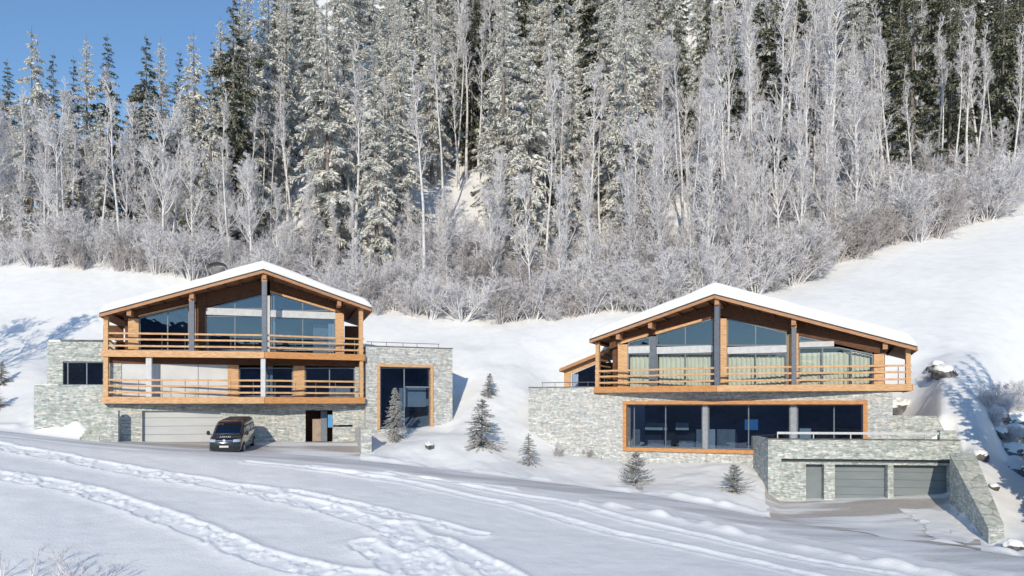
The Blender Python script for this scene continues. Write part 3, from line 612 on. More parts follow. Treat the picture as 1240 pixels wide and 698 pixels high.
def pillar(root, fr, v, x0, x1, z0, z1, m='larch', name='timber_pillar', d=.35, proud=.06):
    return MB().box(fr, fr.u(x0, v - proud), fr.u(x1, v - proud), v - proud, v + d, z0, z1).build(name, m, root, bevel=.012)
pillar(ch, L, WV, 155, 168, zU, L.z(160, 386, WV)); pillar(ch, L, WV, 406, 416.5, zU, L.z(411, 379.5, WV), d=.5)
pillar(ch, L, WV, 229, 237, zU, L.z(233, 369, WV)); pillar(ch, L, WV, 321.5, 327, zU, L.z(324, 358, WV), 'white_steel', 'wall_post')
for x0, y0, x1, y1 in ((168, 384.5, 229, 370.5), (327, 354.5, 406, 378)):
    a = L.uz(x0, y0, WV); b = L.uz(x1, y1, WV); MB().prism(L, [a, b, (b[0], b[1] + .13), (a[0], a[1] + .13)], WV - .07, WV + .01).build('window_trim', 'larch', ch)
window(ch, L, WV + .05, [(168.5, 425), (229, 425), (229, 371), (168.5, 385)], mull=(203,))
window(ch, L, WV + .05, [(249.5, 425), (321, 425), (321, 382.5), (249.5, 382.5)], mull=(284.5,))
window(ch, L, WV + .05, [(249.5, 374.5), (321, 374.5), (321, 355.5), (252, 373)], mull=(284.5,))
window(ch, L, WV + .05, [(327.5, 425), (406, 425), (406, 384.5), (327.5, 384.5)], mull=(331.5, 366.5))
window(ch, L, WV + .05, [(327.5, 376.5), (404, 377.4), (327.5, 354)], mull=(331.5, 366.5))
MB().box(L, L.u(249.5, WV), L.u(321, WV), WV - .05, WV + .2, L.z(285, 382.5, WV), L.z(285, 374.2, WV)).build('window_beam', 'white_steel', ch, bevel=.01)
MB().box(L, L.u(327.5, WV), L.u(406, WV), WV - .05, WV + .2, L.z(366, 385.5, WV), L.z(366, 377.2, WV)).build('window_beam', 'white_steel', ch, bevel=.01)
# shell behind the glass: side, back and inner walls
uA, uB = L.u(150, WV), L.u(417, WV)
def shell(root, fr, u0, u1, v0, v1, z0, zt, m='dark_wood', ztop=None):
    s = MB()
    for u, sg in ((u0, 1), (u1 - .3, -1)):
        if ztop: s.prism(fr, [(u, z0), (u + .3, z0), (u + .3, ztop(u + .3)), (u, ztop(u))], v0, v1)
        else: s.box(fr, u, u + .3, v0, v1, z0, zt)
    s.box(fr, u0 + .31, u1 - .31, v1 - .3, v1, z0, zt)
    if ztop: s.prism(fr, [(u0 + .31, zt + .002), (u1 - .31, zt + .002), (u1 - .31, ztop(u1 - .31)), (0, ztop(0)), (u0 + .31, ztop(u0 + .31))], v1 - .3, v1)
    s.build('outer_wall', m, root)
    MB().box(fr, u0 + .31, u1 - .31, v0 + .3, v1 - .31, z0 + .01, z0 + .05).build('room_floor', 'room_floor', root)
shell(ch, L, uA, uB, WV + .36, 10, zU, min(zr(uA + .31), zr(uB - .31)) - .1, ztop=zr)
MB().box(L, uA + .4, uB - .4, WV + 4.2, WV + 4.3, zU + .06, zU + 2.6).build('inner_wall', 'room_dark', ch)
MB().box(L, L.u(380, WV), L.u(404, WV), WV + 1.2, WV + 1.25, zU + .06, zU + 2.2).build('curtain', 'sofa_grey', ch)
sheet(L, L.u(329, WV), L.u(334, WV), WV + .4, zU + .06, zU + 2.2).build('curtain', 'curtain', ch)
sheet(L, L.u(398, WV), L.u(405, WV), WV + .4, zU + .06, zU + 2.2).build('curtain', 'curtain', ch)
MB().box(L, L.u(417.5, WV + 3), L.u(437, WV + 3), WV + 3, WV + 3.2, zU, zU + 2.35).build('side_wall', 'dark_wood', ch)
MB().box(L, L.u(125, WV + 4), L.u(149, WV + 4), WV + 4, WV + 4.2, zU, zU + 2.0).build('side_wall', 'dark_wood', ch)
# middle floor
zt = zU - th + .05
MB().box(L, L.u(132, WV), L.u(437, WV), WV - .12, WV + .3, zt - .42, zt - .005).build('lintel_beam', 'dark_wood', ch)
zt -= .425
pillar(ch, L, WV, 133, 147, zL, zt, 'left_stone', 'stone_pillar')
MB().box(L, L.u(147.2, WV), L.u(275.8, WV), WV, WV + .25, zL, zt).build('wall_panel', 'pale_render', ch)
for px in (194, 240): MB().box(L, L.u(px, WV) - .02, L.u(px, WV) + .02, WV - .012, WV + .01, zL, zt - .01).build('panel_joint', 'window_grey', ch)
pillar(ch, L, WV, 276, 289, zL, zt); pillar(ch, L, WV, 355, 369, zL, zt); pillar(ch, L, WV, 430, 437, zL, zt, 'white_stone', 'stone_pillar')
for x0, x1, mu in ((289.3, 354.7, (322,)), (369.3, 429.7, (399,))):
    window(ch, L, WV + .05, [(x0, 480.5), (x1, 480.5), (x1, 445.5), (x0, 445.5)], mull=mu)
MB().box(L, L.u(323, WV), L.u(330, WV), WV + .5, WV + .56, zL, zt).build('curtain', 'curtain', ch)
MB().box(L, L.u(401, WV), L.u(426, WV), WV + 1.0, WV + 1.7, zL + .03, zL + .75).build('sofa', 'curtain', ch, bevel=.06)
shell(ch, L, L.u(133, WV), L.u(437, WV), WV + .36, 10, zL, zU - th + .02, 'left_stone')
MB().box(L, L.u(134, WV) + .4, L.u(436, WV) - .4, WV + 4.2, WV + 4.3, zL + .06, zL + 2.3).build('inner_wall', 'room_dark', ch)
# ground floor
zt = zL - th + .04; zb = GZ
hol = [(L.u(172, WV), L.u(267, WV), zb - .1, L.z(220, 497.5, WV)), (L.u(370, WV), L.u(403, WV), zb - .1, L.z(386, 497, WV)), (L.u(403.5, WV), L.u(427, WV), L.z(415, 517.2, WV), L.z(415, 514.8, WV))]
wall_cells(L, WV, WV + .4, L.u(137, WV), L.u(443, WV), zb, zt, hol).build('stone_wall', 'left_stone', ch)
def garage_door(root, fr, v, x0, x1, y0, y1, m, n=4, handle=False):
    u0, u1 = fr.u(x0, v), fr.u(x1, v); z0, z1 = y0, y1; mb = MB(); h = (z1 - z0) / n
    for i in range(n): mb.box(fr, u0, u1, v, v + .06, z0 + i * h + .012, z0 + (i + 1) * h - .012)
    o = mb.build('garage_door', m, root, bevel=.006); MB().box(fr, u0, u1, v + .025, v + .05, z0, z1).build('door_core', 'window_grey', o)
garage_door(ch, L, WV + .28, 171.5, 268, L.z(220, 536.5, WV), L.z(220, 497, WV) + .05, 'garage_white')
MB().box(L, L.u(268, WV), L.u(443, WV), WV + 2.0, WV + 2.2, zb, zt).build('recess_wall', 'dark_wood', ch)
d0 = MB().box(L, L.u(378, WV + 1.5), L.u(388, WV + 1.5), WV + .9, WV + 1.0, L.z(380, 535.5, WV), L.z(380, 508, WV)).build('entrance_door', 'beige_door', ch)
MB().box(L, L.u(388.3, WV + 1), L.u(396, WV + 1), WV + .9, WV + .98, L.z(390, 535.5, WV), L.z(390, 498, WV)).build('side_panel', 'window_grey', ch)
MB().box(L, L.u(397, WV + .3), L.u(402.5, WV + .3), WV + .3, WV + .34, L.z(400, 518, WV), L.z(400, 502.5, WV)).build('blue_glass_panel', 'blue_panel', ch)
MB().box(L, L.u(137, WV) + .01, L.u(443, WV), WV + .41, 10, zt - .1, zt + .02).build('ceiling', 'room_dark', ch)
MB().box(L, L.u(366, WV), L.u(430, WV), WV - .5, WV + 1.9, L.z(386, 537.2, WV) - .1, L.z(386, 536.2, WV)).build('doorstep', 'pale_render', ch)
# chimney cap on the back of the roof
u = L.u(264, 6); cz = zr(u) + .26; cz = max(cz, 8.85)
c = MB().box(L, u - .45, u + .45, 5.6, 6.4, cz - 2.2, cz + .95).build('chimney', 'rock', ch)
m = MB(); n = 7
for i in range(n):
    a0, a1 = math.pi * i / n, math.pi * (i + 1) / n
    m.prism(L, [(u + .62 * math.cos(a0), cz + 1.0 + .3 * math.sin(a0)), (u + .62 * math.cos(a1), cz + 1.0 + .3 * math.sin(a1)), (u + .55 * math.cos(a1), cz + .98 + .23 * math.sin(a1)), (u + .55 * math.cos(a0), cz + .98 + .23 * math.sin(a0))], 5.5, 6.5)
m.build('chimney_cap', 'black_metal', c)
# wings
LW = Fr(124, 48.9, 5); LV = Fr(124, 47.7, 5)
hz0, hz1 = LW.z(100, 467.5, 0), LW.z(100, 438, 0)
wall_cells(LW, 0, .35, LW.u(57), LW.u(140), LW.z(90, 470), LW.z(90, 414), [(LW.u(76), LW.u(126), hz0, hz1)]).build('stone_wing', 'green_stone', ch)
m = MB(); m.box(LW, LW.u(57), LW.u(57) + .35, .36, 7, LW.z(90, 470), LW.z(90, 414)); m.box(LW, LW.u(57) + .36, LW.u(140), 6.6, 7, LW.z(90, 470), LW.z(90, 414)); m.build('stone_wing', 'green_stone', ch)
MB().box(LW, LW.u(57) + .05, LW.u(140), .1, 6.9, LW.z(90, 414) + .003, LW.z(90, 414) + .12).build('wing_roof', 'snow', ch)
MB().box(LW, LW.u(73), LW.u(124), -.03, .2, LW.z(90, 413.4), LW.z(90, 411.6)).build('wing_coping', 'rock', ch)
window(ch, LW, .12, [(76, 467), (126, 467), (126, 438.3), (76, 438.3)], mull=(82, 105))
MB().box(LW, LW.u(70), LW.u(130), 3.5, 3.6, hz0, hz1 + .3).build('inner_wall', 'room_dark', ch)
MB().box(LV, LV.u(41), LV.u(138), 0, 1.25, -4, LV.z(90, 466.5)).build('wing_base', 'green_stone', ch)
MB().box(LV, LV.u(41) + .03, LV.u(70), .03, 1.22, LV.z(90, 466.5) + .003, LV.z(90, 466.5) + .05).build('ledge_snow', 'snow', ch, bevel=.02)
W = Fr(443, 51.9, 24)
hl = (W.u(460), W.u(521), W.z(490, 519.5), W.z(490, 445))
wall_cells(W, 0, .4, W.u(443), W.u(548), -4, W.z(495, 422), [hl]).build('stone_wing', 'white_stone', ch)
m = MB(); m.box(W, W.u(548) - .4, W.u(548), .401, 7, -4, W.z(495, 422)); m.box(W, W.u(443), W.u(548) - .41, 6.6, 7, -4, W.z(495, 422)); m.box(W, W.u(443), W.u(443) + .3, .41, 6.5, -4, W.z(495, 422)); m.build('stone_wing', 'white_stone', ch)
MB().box(W, W.u(443) + .02, W.u(548) - .02, .05, 6.95, W.z(495, 422) + .003, W.z(495, 422) + .06).build('wing_roof', 'snow', ch)
MB().box(W, W.u(443), W.u(548) + .03, -.04, .3, W.z(495, 422) + .062, W.z(495, 422) + .12).build('wing_coping', 'rock', ch)
m = MB()
zt = W.z(490, 422) + .12
for i, px in enumerate((450, 468, 488, 505, 531)): m.beam(W.w(W.u(px, .5), .5, zt), W.w(W.u(px, .5), .5, zt + .3), .04, .04)
m.beam(W.w(W.u(444, .5), .5, zt + .3), W.w(W.u(532, .5), .5, zt + .3), .04, .04); m.build('roof_rail', 'rail_metal', ch)
m = MB(); u0, u1, z0, z1 = hl; t = .2
for a, b, c, e in ((u0 - t, u0, z0, z1), (u1, u1 + t, z0, z1)): m.box(W, a, b, -.1, .15, c, e)
m.box(W, u0 - t, u1 + t, -.1, .15, z1 + .001, z1 + t); m.build('window_surround', 'larch', ch, bevel=.015)
window(ch, W, .2, [(460.3, 519), (521, 519), (521, 445.3), (460.3, 445.3)], mull=(489.5,), trans=((491, 520, 469),))
MB().box(W, W.u(492), W.u(520), .8, .85, W.z(505, 493), W.z(505, 470)).build('roller_blind', 'curtain', ch)
MB().box(W, W.u(487), W.u(491), .7, .8, W.z(505, 517), W.z(505, 470)).build('roller_blind', 'curtain', ch)
MB().box(W, W.u(462), W.u(520), 3.0, 3.1, W.z(490, 522), W.z(490, 440)).build('inner_wall', 'room_dark', ch)
MB().box(W, W.u(440), W.u(545), .5, 3.0, W.z(490, 522), W.z(490, 520)).build('room_floor', 'sofa_grey', ch)
MB().box(W, W.u(549), W.u(555.5), 1.2, 1.9, W.z(550, 488), W.z(550, 478)).build('vent_box', 'black_metal', ch, bevel=.03)

# ======== right chalet
Rr = Fr(868, 46, -24); E1 = Fr(868, 46, -34); E2 = Fr(868, 46, -15); RV = 1.7
rh = empty('chalet', Rr.w(0, RV, -3.8), 'wide timber and stone chalet with curtained gable windows above grey garages, on the right', 'chalet')
zD = Rr.z(868, 466.7, 0); th = .40
A = E1.w(0, -.4, E1.z(868, 356, -.4)); q = E1.uz(714.5, 411, -.4); EL = E1.w(q[0], -.4, q[1]); q = E2.uz(1110, 419.5, -.4); ER = E2.w(q[0], -.4, q[1])
roof(rh, Rr, A, EL, ER, 11, .22, .72, 5)
uEL, _ = Rr.loc(EL); uER, _ = Rr.loc(ER)
def zq(u): return (A.z + (EL.z - A.z) * u / uEL if u < 0 else A.z + (ER.z - A.z) * u / uER) - .24
zsave = zr
def zr(u): return zq(u)
a, k, b, ab, bb = deck(rh, Rr, E1, E2, 720, 1104, zD, th, 0, 9.5, 'orange_shade_larch', 'larch')  # left fascia half takes the darker tone, painting its turn from the sun
i1 = Vector((Rr.V[0], Rr.V[1], 0)) * .12; sd = Vector((Rr.U[0], Rr.U[1], 0)) * .08
rails(rh, [(p.x + i1.x, p.y + i1.y) for p in (a, k, b)], zD)
rails(rh, [(a.x + sd.x + i1.x, a.y + sd.y + i1.y), (a.x + sd.x + i1.x * 30, a.y + sd.y + i1.y * 30)], zD, (1.08, .70, .28, 1.5, 1.9, 2.3))
rails(rh, [(b.x - sd.x + i1.x, b.y - sd.y + i1.y), (b.x - sd.x + i1.x * 30, b.y - sd.y + i1.y * 30)], zD, (1.08, .70, .28, 1.5, 1.9))
def post2(px, fr, v, wpx, m, head=None):
    u = fr.u(px, v); hw = wpx / 2 / FPX * fr.o[1]; z1 = zq(Rr.loc(fr.w(u, v, 0))[0]) + .01
    o = MB().box(fr, u - hw, u + hw, v, v + .24, zD + .004, z1 - (head or 0)).build('post', m, rh, bevel=.012)
    if head: MB().box(fr, u - hw - .01, u + hw + .01, v - .01, v + .25, z1 - head, z1).build('post_head', 'fascia_wood', o, bevel=.01)
post2(723, E1, .05, 5, 'larch'); post2(1100, E2, .05, 5, 'larch'); post2(868, E1, -.09, 6, 'grey_post', .45); post2(961.5, E2, .06, 5.5, 'grey_post', .55)
for px in (748, 787, 868, 961, 1072):
    f = E1 if px <= 868 else E2; p0 = f.w(f.u(px, -.25), -.25, 0); u, v = Rr.loc(p0); z = zq(u) - .2
    MB().beam((p0.x, p0.y, z), Rr.w(u, RV + 1.2, z), .26, .40).build('purlin', 'fascia_wood', rh, bevel=.012)
for i in range(-9, 14):
    u = i * .95 + .4
    if uEL + .4 < u < uER - .3: z = zq(u) - .06; MB().beam(Rr.w(u, -.2 + abs(u) * .17, z), Rr.w(u, 9.5, z), .10, .13).build('joist', 'dark_wood', rh)
g = MB()
for s in ((738, 423, 760, 414.5), (760, 414.5, 868, 384), (871, 382, 880, 385), (880, 385, 967, 406), (967, 406, 1057.7, 427), (1057.7, 427, 1072, 430)): strip(g, Rr, RV + .02, RV + .3, *s, zq)
g.build('gable_boarding', 'dark_wood', rh)
for x0, y0, x1, y1 in ((748, 418, 786, 407), (794, 405.5, 850, 389.5)):
    p = Rr.uz(x0, y0, RV); q = Rr.uz(x1, y1, RV); MB().prism(Rr, [p, q, (q[0], q[1] + .16), (p[0], p[1] + .16)], RV - .08, RV + .01).build('window_trim', 'larch', rh)
pillar(rh, Rr, RV, 748, 760, zD, Rr.z(752, 417.5, RV)); pillar(rh, Rr, RV, 787, 794.5, zD, Rr.z(790, 407.5, RV), 'grey_post', 'wall_post')
pillar(rh, Rr, RV, 864.5, 880, zD, Rr.z(872, 386, RV)); pillar(rh, Rr, RV, 953.5, 967, zD, Rr.z(957, 404.5, RV)); pillar(rh, Rr, RV, 1058, 1071, zD, Rr.z(1064, 429, RV))
for x0, x1, ta, tb, mu in ((760.5, 787, 414.8, 407.5, ()), (795, 864, 405, 385.5, (830,)), (880.5, 953, 385.6, 402.5, (915,)), (967.5, 1057.5, 406.5, 427.2, (996, 1031))):
    y = 423; yb = 469.5
    if x0 < 960:
        window(rh, Rr, RV + .05, [(x0, yb), (x1, yb), (x1, 428), (x0, 428)], mull=mu, curtain=(x0, x1, 429, 469), gl='clear_glass')
        window(rh, Rr, RV + .05, [(x0, 419), (x1, 419), (x1, tb), (x0, ta)], mull=mu)
        MB().box(Rr, Rr.u(x0, RV) + .01, Rr.u(x1, RV) - .01, RV - .03, RV + .2, Rr.z((x0 + x1) / 2, 427.6, RV) - .02, Rr.z((x0 + x1) / 2, 419.4, RV)).build('window_beam', 'white_steel', rh, bevel=.01)
    else:
        window(rh, Rr, RV + .05, [(x0, yb), (x1, yb), (x1, 429), (1016, 420.5), (x0, 421)], mull=mu, curtain=(x0, x1, 427.5, 469), gl='clear_glass')
        window(rh, Rr, RV + .05, [(x0, 414), (1002, 414.3), (x0, 406.8)])
        MB().box(Rr, Rr.u(x0, RV) + .01, Rr.u(1010, RV), RV - .03, RV + .2, Rr.z(980, 420.6, RV), Rr.z(980, 414.2, RV)).build('window_beam', 'white_steel', rh, bevel=.01)
uA, uB = Rr.u(740, RV), Rr.u(1072, RV)
shell(rh, Rr, uA, uB, RV + .36, 10, zD, min(zq(uA + .31), zq(uB - .31)) - .1, ztop=zq)
MB().box(Rr, uA + .4, uB - .4, RV + 4.2, RV + 4.3, zD + .06, zD + 2.3).build('inner_wall', 'room_dark', rh)
# stone base with the long window
zt = zD - th + .04
hl = (Rr.u(759, RV), Rr.u(1045, RV), Rr.z(900, 548, RV) + .15, Rr.z(900, 490, RV))
uS0, uS1 = Rr.u(640, RV), Rr.u(1081, RV)
wall_cells(Rr, RV, RV + .5, uS0, uS1, -8, zt, [hl]).build('stone_wall', 'right_stone', rh)
m = MB(); m.box(Rr, uS0, uS0 + .4, RV + .51, 10, -8, zt); m.box(Rr, uS1 - .4, uS1, RV + .51, 10, -8, zt); m.build('stone_wall', 'right_stone', rh)
zp = Rr.z(680, 469.5, RV); uP = Rr.u(722, RV)
MB().box(Rr, uS0, uP, RV + .002, 10, zt + .002, max(zp, zt + .1)).build('terrace_parapet', 'right_stone', rh)
MB().box(Rr, uS0, uP, RV - .04, RV + .3, max(zp, zt + .1) + .002, max(zp, zt + .1) + .06).build('coping', 'rock', rh)
m = MB(); zz0 = max(zp, zt + .1) + .06
for px in (657, 672, 690, 712): u = Rr.u(px, RV + .3); m.beam(Rr.w(u, RV + .3, zz0), Rr.w(u, RV + .3, zz0 + .3), .03, .03)
m.beam(Rr.w(Rr.u(656, RV + .3), RV + .3, zz0 + .3), Rr.w(uP, RV + .3, zz0 + .3), .04, .05); m.build('roof_rail', 'rail_metal', rh)
m = MB(); u0, u1, z0, z1 = hl; t = .24
m.box(Rr, u0 - t, u0, RV - .16, RV + .2, z0, z1); m.box(Rr, u1, u1 + t, RV - .16, RV + .2, z0, z1)
m.box(Rr, u0 - t, u1 + t, RV - .16, RV + .2, z1 + .001, z1 + t); m.box(Rr, u0 - t, u1 + t, RV - .16, RV + .2, z0 - t, z0 - .001)
m.build('window_surround', 'orange_shade_larch', rh, bevel=.015)
gv = RV + .42
yb, yt = 546, 490.5
def zpx(z, px, v): 
    u = Rr.u(px, v); Y = Rr.w(u, v, 0).y; return H - z / Y * FPX
segs = [(762, 851), (857.5, 957), (965, 1045)]
for (x0, x1), mu in zip(segs, ((768, 806), (906.5,), (1010,))):
    window(rh, Rr, gv, [(x0, zpx(z0 + .01, x0, gv)), (x1, zpx(z0 + .01, x1, gv)), (x1, zpx(z1 - .01, x1, gv)), (x0, zpx(z1 - .01, x0, gv))], mull=mu, fm='grey_post')
for x0, x1 in ((851.2, 857.3), (957.2, 964.8)): MB().box(Rr, Rr.u(x0, gv), Rr.u(x1, gv), gv - .1, gv + .3, z0 + .003, z1 - .003).build('wall_post', 'concrete_post', rh)
MB().box(Rr, u0, u1, RV + .52, 9, z0 - .1, z0 - .02).build('room_floor', 'room_floor', rh)
MB().box(Rr, u0, u1, RV + 5, RV + 5.1, z0, z1 + .3).build('inner_wall', 'room_dark', rh)
MB().box(Rr, u0 - .5, u1 + .5, RV + .52, 9, z1 + .02, z1 + .12).build('ceiling', 'room_dark', rh)
def inside(name, x0, x1, ya, yb_, v, m, d=.5): MB().box(Rr, Rr.u(x0, v), Rr.u(x1, v), v, v + d, Rr.z(x0, yb_, v), Rr.z(x0, ya, v)).build(name, m, rh, bevel=.04)
inside('curtain', 766, 775, 520, 545, gv + .4, 'sofa_grey', .06); inside('curtain', 843, 851, 520, 545, gv + .4, 'sofa_grey', .06); inside('curtain', 858, 866, 520, 545, gv + .4, 'curtain', .06)
inside('sofa', 784, 812, 533, 546, gv + 1.6, 'sofa_grey'); inside('sofa', 822, 840, 534, 546, gv + 1.6, 'sofa_grey')
inside('back_window', 781, 808, 512, 521, gv + 3.6, 'curtain', .05); inside('back_window', 818, 834, 512, 521, gv + 3.6, 'curtain', .05)
inside('armchair', 868, 890, 520, 546, gv + 1.2, 'sofa_grey'); inside('wall_picture', 901, 918, 508, 521, gv + 1.9, 'blue_panel', .05)
inside('cabinet', 968, 982, 519, 532, gv + 1.0, 'curtain', .4)
# annex roof to the left of the gable
AX = Fr(700, 55, -20); 
p0 = AX.uz(677, 447, 0); p1 = AX.uz(722, 429, 0); m = MB(); m.prism(AX, [(p0[0], p0[1] - .22), (p1[0] + 1, p1[1] - .22 + .4), (p1[0] + 1, p1[1] + .4), p0], 0, 5)
ax = m.build('annex_roof', 'fascia_wood', rh)
MB().prism(AX, [(p0[0] + .05, p0[1] + .003), (p1[0] + 1, p1[1] + .403), (p1[0] + 1, p1[1] + .8), (p1[0], p1[1] + .5), (p0[0] + .5, p0[1] + .52), (p0[0] + .1, p0[1] + .25)], .05, 4.9).build('roof_snow', 'snow', ax, bevel=.12, smooth=True)
a0 = AX.uz(684, 470, .6); a1 = AX.uz(692, 453, .6)
MB().box(AX, AX.u(683, .6), AX.u(691, .6), .6, .9, -1, AX.z(687, 448, .6)).build('annex_wall', 'larch', rh)
window(rh, AX, .65, [(691.3, 472), (722, 472), (722, 440), (691.3, 453)], mull=(), fm='pale_render')
MB().prism(AX, [AX.uz(683, 448, 1), AX.uz(691, 453, .6), AX.uz(724, 440, 1), AX.uz(724, 434, 1), AX.uz(683, 447.5, 1)], .62, .8).build('annex_gable', 'larch', rh)
MB().box(AX, AX.u(686, .6), AX.u(730, .6), 4, 4.2, -1, AX.z(700, 440, 4)).build('inner_wall', 'room_dark', rh)

# garage block, part of the chalet
G = Fr(930, 42.5, -7)
gz = G.z(1000, 609.5, .3); zpt = G.z(1040, 533, 0); zpb = G.z(1040, 556.5, 0)
uG0, uG1 = G.u(930), G.u(1163)
MB().box(G, uG0, uG1, 0, .45, zpb, zpt).build('terrace_parapet', 'garage_stone', rh)
MB().box(G, uG0 - .03, uG1 + .03, -.04, .5, zpt + .002, zpt + .05).build('coping', 'rock', rh)
MB().box(G, uG0, uG0 + .4, .46, 5, -8, zpt).build('garage_side', 'garage_stone', rh)
MB().box(G, uG0, G.u(946), 0, .45, -8, zpb - .002).build('garage_pier', 'garage_stone', rh)
hs = []
for x0, x1, y in ((976, 998, 563), (1011, 1075, 563), (1082, 1150, 563)): hs.append((G.u(x0, .3), G.u(x1, .3), gz - .3, G.z(1040, y, .3)))
zc = G.z(1040, 560.5, .3)
wall_cells(G, .3, .7, G.u(946, .3) + .002, uG1, -8, zc, hs).build('garage_wall', 'garage_stone', rh)
MB().box(G, G.u(946, .3), uG1, .34, .9, zc + .002, zpb + .1).build('lintel', 'rail_metal', rh)
for i, (h, n) in enumerate(zip(hs, (1, 5, 5))):
    v = .82; mb = MB(); hh = (h[3] - gz) / n
    for j in range(n): mb.box(G, h[0] - .1, h[1] + .1, v, v + .06, gz + j * hh + .012, gz + (j + 1) * hh - .012)
    o = mb.build('garage_door' if n > 1 else 'side_door', 'garage_grey', rh, bevel=.006); MB().box(G, h[0] - .1, h[1] + .1, v + .03, v + .05, gz, h[3]).build('door_core', 'window_grey', o)
    if n == 1: MB().box(G, h[1] - .42, h[1] - .30, v - .04, v, gz + 1.0, gz + 1.04).build('handle', 'chrome', o)
MB().box(G, uG0 + .41, uG1, .46, 5.2, zpt - .45, zpt - .3).build('terrace_floor', 'snow', rh)
m = MB(); zt = G.z(1040, 525, .2)
for px in (941.5, 985, 1030, 1075, 1120): u = G.u(px, .25); m.beam(G.w(u, .25, zpt + .05), G.w(u, .25, zt), .05, .05)
m.beam(G.w(G.u(941, .25), .25, zt), G.w(G.u(1152, .25), .25, zt), .07, .13); m.build('terrace_rail', 'white_steel', rh)
MB().box(G, G.u(1138, .1), G.u(1158, .1), .06, .42, zpt + .052, G.z(1150, 521.5, .1)).build('parapet_block', 'garage_stone', rh)
# stepped wall and snow behind the terrace
TWv = 3.0
pl = [G.uz(1070, 536, TWv), G.uz(1146, 536, TWv), G.uz(1146, 526, TWv), G.uz(1134, 504, TWv), G.uz(1070, 503, TWv)]
tw = MB().prism(G, pl, TWv, TWv + .5).build('stepped_wall', 'garage_stone', rh)
# flank wall of the driveway
fa = Vector(((1150 - 620) / FPX * 40.3, 40.3, 0)); fb = Vector(((1197 - 620) / FPX * 33.5, 33.5, 0)); fc = Vector(((1216 - 620) / FPX * 33.6, 33.6, 0)); fd = Vector(((1180 - 620) / FPX * 40.3, 40.3, 0))
za = zz(40.3, 550); zb_ = zz(33.5, 639)
fw = empty('retaining_wall', (fb.x, fb.y, -7), 'sloping stone flank wall with pale slab top beside the right garage', 'wall')
m = MB(); P = [(fa.x, fa.y, -8), (fb.x, fb.y, -8), (fc.x, fc.y, -8), (fd.x, fd.y, -8), (fa.x, fa.y, za), (fb.x, fb.y, zb_), (fc.x, fc.y, zb_), (fd.x, fd.y, za)]
m.add(P, [(3, 2, 1, 0), (4, 5, 6, 7), (0, 1, 5, 4), (1, 2, 6, 5), (2, 3, 7, 6), (3, 0, 4, 7)]); m.build('wall_body', 'garage_stone', fw)
m = MB(); up = Vector((0, 0, 1)); n = 9
for i in range(n):
    t0, t1 = i / n + .004, (i + 1) / n - .004
    A0 = (fa + up * za).lerp(fb + up * zb_, t0); A1 = (fa + up * za).lerp(fb + up * zb_, t1); B0 = (fd + up * za).lerp(fc + up * zb_, t0); B1 = (fd + up * za).lerp(fc + up * zb_, t1)
    o = up * .003; e = up * .07; sdv = (fa - fd).normalized() * .05
    A0 += sdv; A1 += sdv; P = [A0 + o, A1 + o, B1 + o, B0 + o, A0 + e, A1 + e, B1 + e, B0 + e]
    m.add(P, [(3, 2, 1, 0), (4, 5, 6, 7), (0, 1, 5, 4), (1, 2, 6, 5), (2, 3, 7, 6), (3, 0, 4, 7)])
m.build('slab_top', 'cap_stone', fw)
# low pieces near the left chalet
pr = Fr(437, 46.3, 17)
sp = empty('stone_pier', pr.w(0, 0, -3), 'low pale stone pier with a short wall at the end of the left driveway', 'wall')
MB().box(pr, 0, pr.u(450), 0, .5, -4, pr.z(440, 519)).build('pier', 'white_stone', sp)
MB().box(pr, .1, pr.u(450) - .05, .51, 5.2, -4, pr.z(440, 521)).build('wall_body', 'white_stone', sp)
MB().box(pr, -.03, pr.u(450) + .03, -.03, .53, pr.z(440, 519) + .002, pr.z(440, 519) + .06).build('cap', 'cap_stone', sp)
sw = Fr(121, 46.5, 17)
st = empty('retaining_wall', sw.w(0, 0, -3), 'low dark stone wall with a sloping top left of the white garage door', 'wall')
MB().prism(sw, [(0, -4), (sw.u(143), -4), (sw.u(143), sw.z(143, 497)), (sw.u(137), sw.z(137, 498)), (0, sw.z(121, 517))], 0, .5).build('wall_body', 'left_stone', st)
ss = empty('garden_steps', sw.w(-1, 0, -3), 'snowy stone steps climbing beside the left wing', 'steps')
for i in range(4):
    MB().box(sw, -1.15 + .05 * i, -.03, .05 + i * .35, .40 + i * .35, -4, sw.z(110, 529) + .17 * i).build('step', 'cap_stone', ss, bevel=.02)

# ---------------------------------------------------------------- van
vn = empty('van', (0, 0, 0), 'black passenger van with small white lettering on the bonnet, parked before the white garage door', 'van')
LV_ = [ # z, front, rear, half width
 (.26, -2.36, 2.36, .90), (.36, -2.44, 2.42, .945), (.60, -2.47, 2.45, .955), (.80, -2.45, 2.46, .955), (.95, -2.36, 2.46, .95), (1.03, -2.22, 2.45, .945),
 (1.10, -2.02, 2.45, .935), (1.16, -1.84, 2.44, .925), (1.35, -1.60, 2.42, .89), (1.55, -1.36, 2.38, .85), (1.74, -1.14, 2.33, .81), (1.86, -.98, 2.26, .77), (1.93, -.78, 2.12, .70), (1.955, -.3, 1.8, .5)]
def lev(z):
    a = np.array(LV_); return [float(np.interp(z, a[:, 0], a[:, i])) for i in (1, 2, 3)]
NE = 7.0
def ring(z, n=56):
    f, r, wd = lev(z); c = (f + r) / 2; h = (r - f) / 2; out = []
    for i in range(n):
        t = 2 * math.pi * i / n; a, b = math.cos(t), math.sin(t)
        x = wd * math.copysign(abs(a) ** (2 / NE), a); y = c + h * math.copysign(abs(b) ** (2 / 9), b)
        y += .16 * (abs(x) / wd) ** 2.6 * (1 if b < 0 else 0) * abs(b) ** 4    # the nose is bowed in plan
        out.append((x, y, z))
    return out
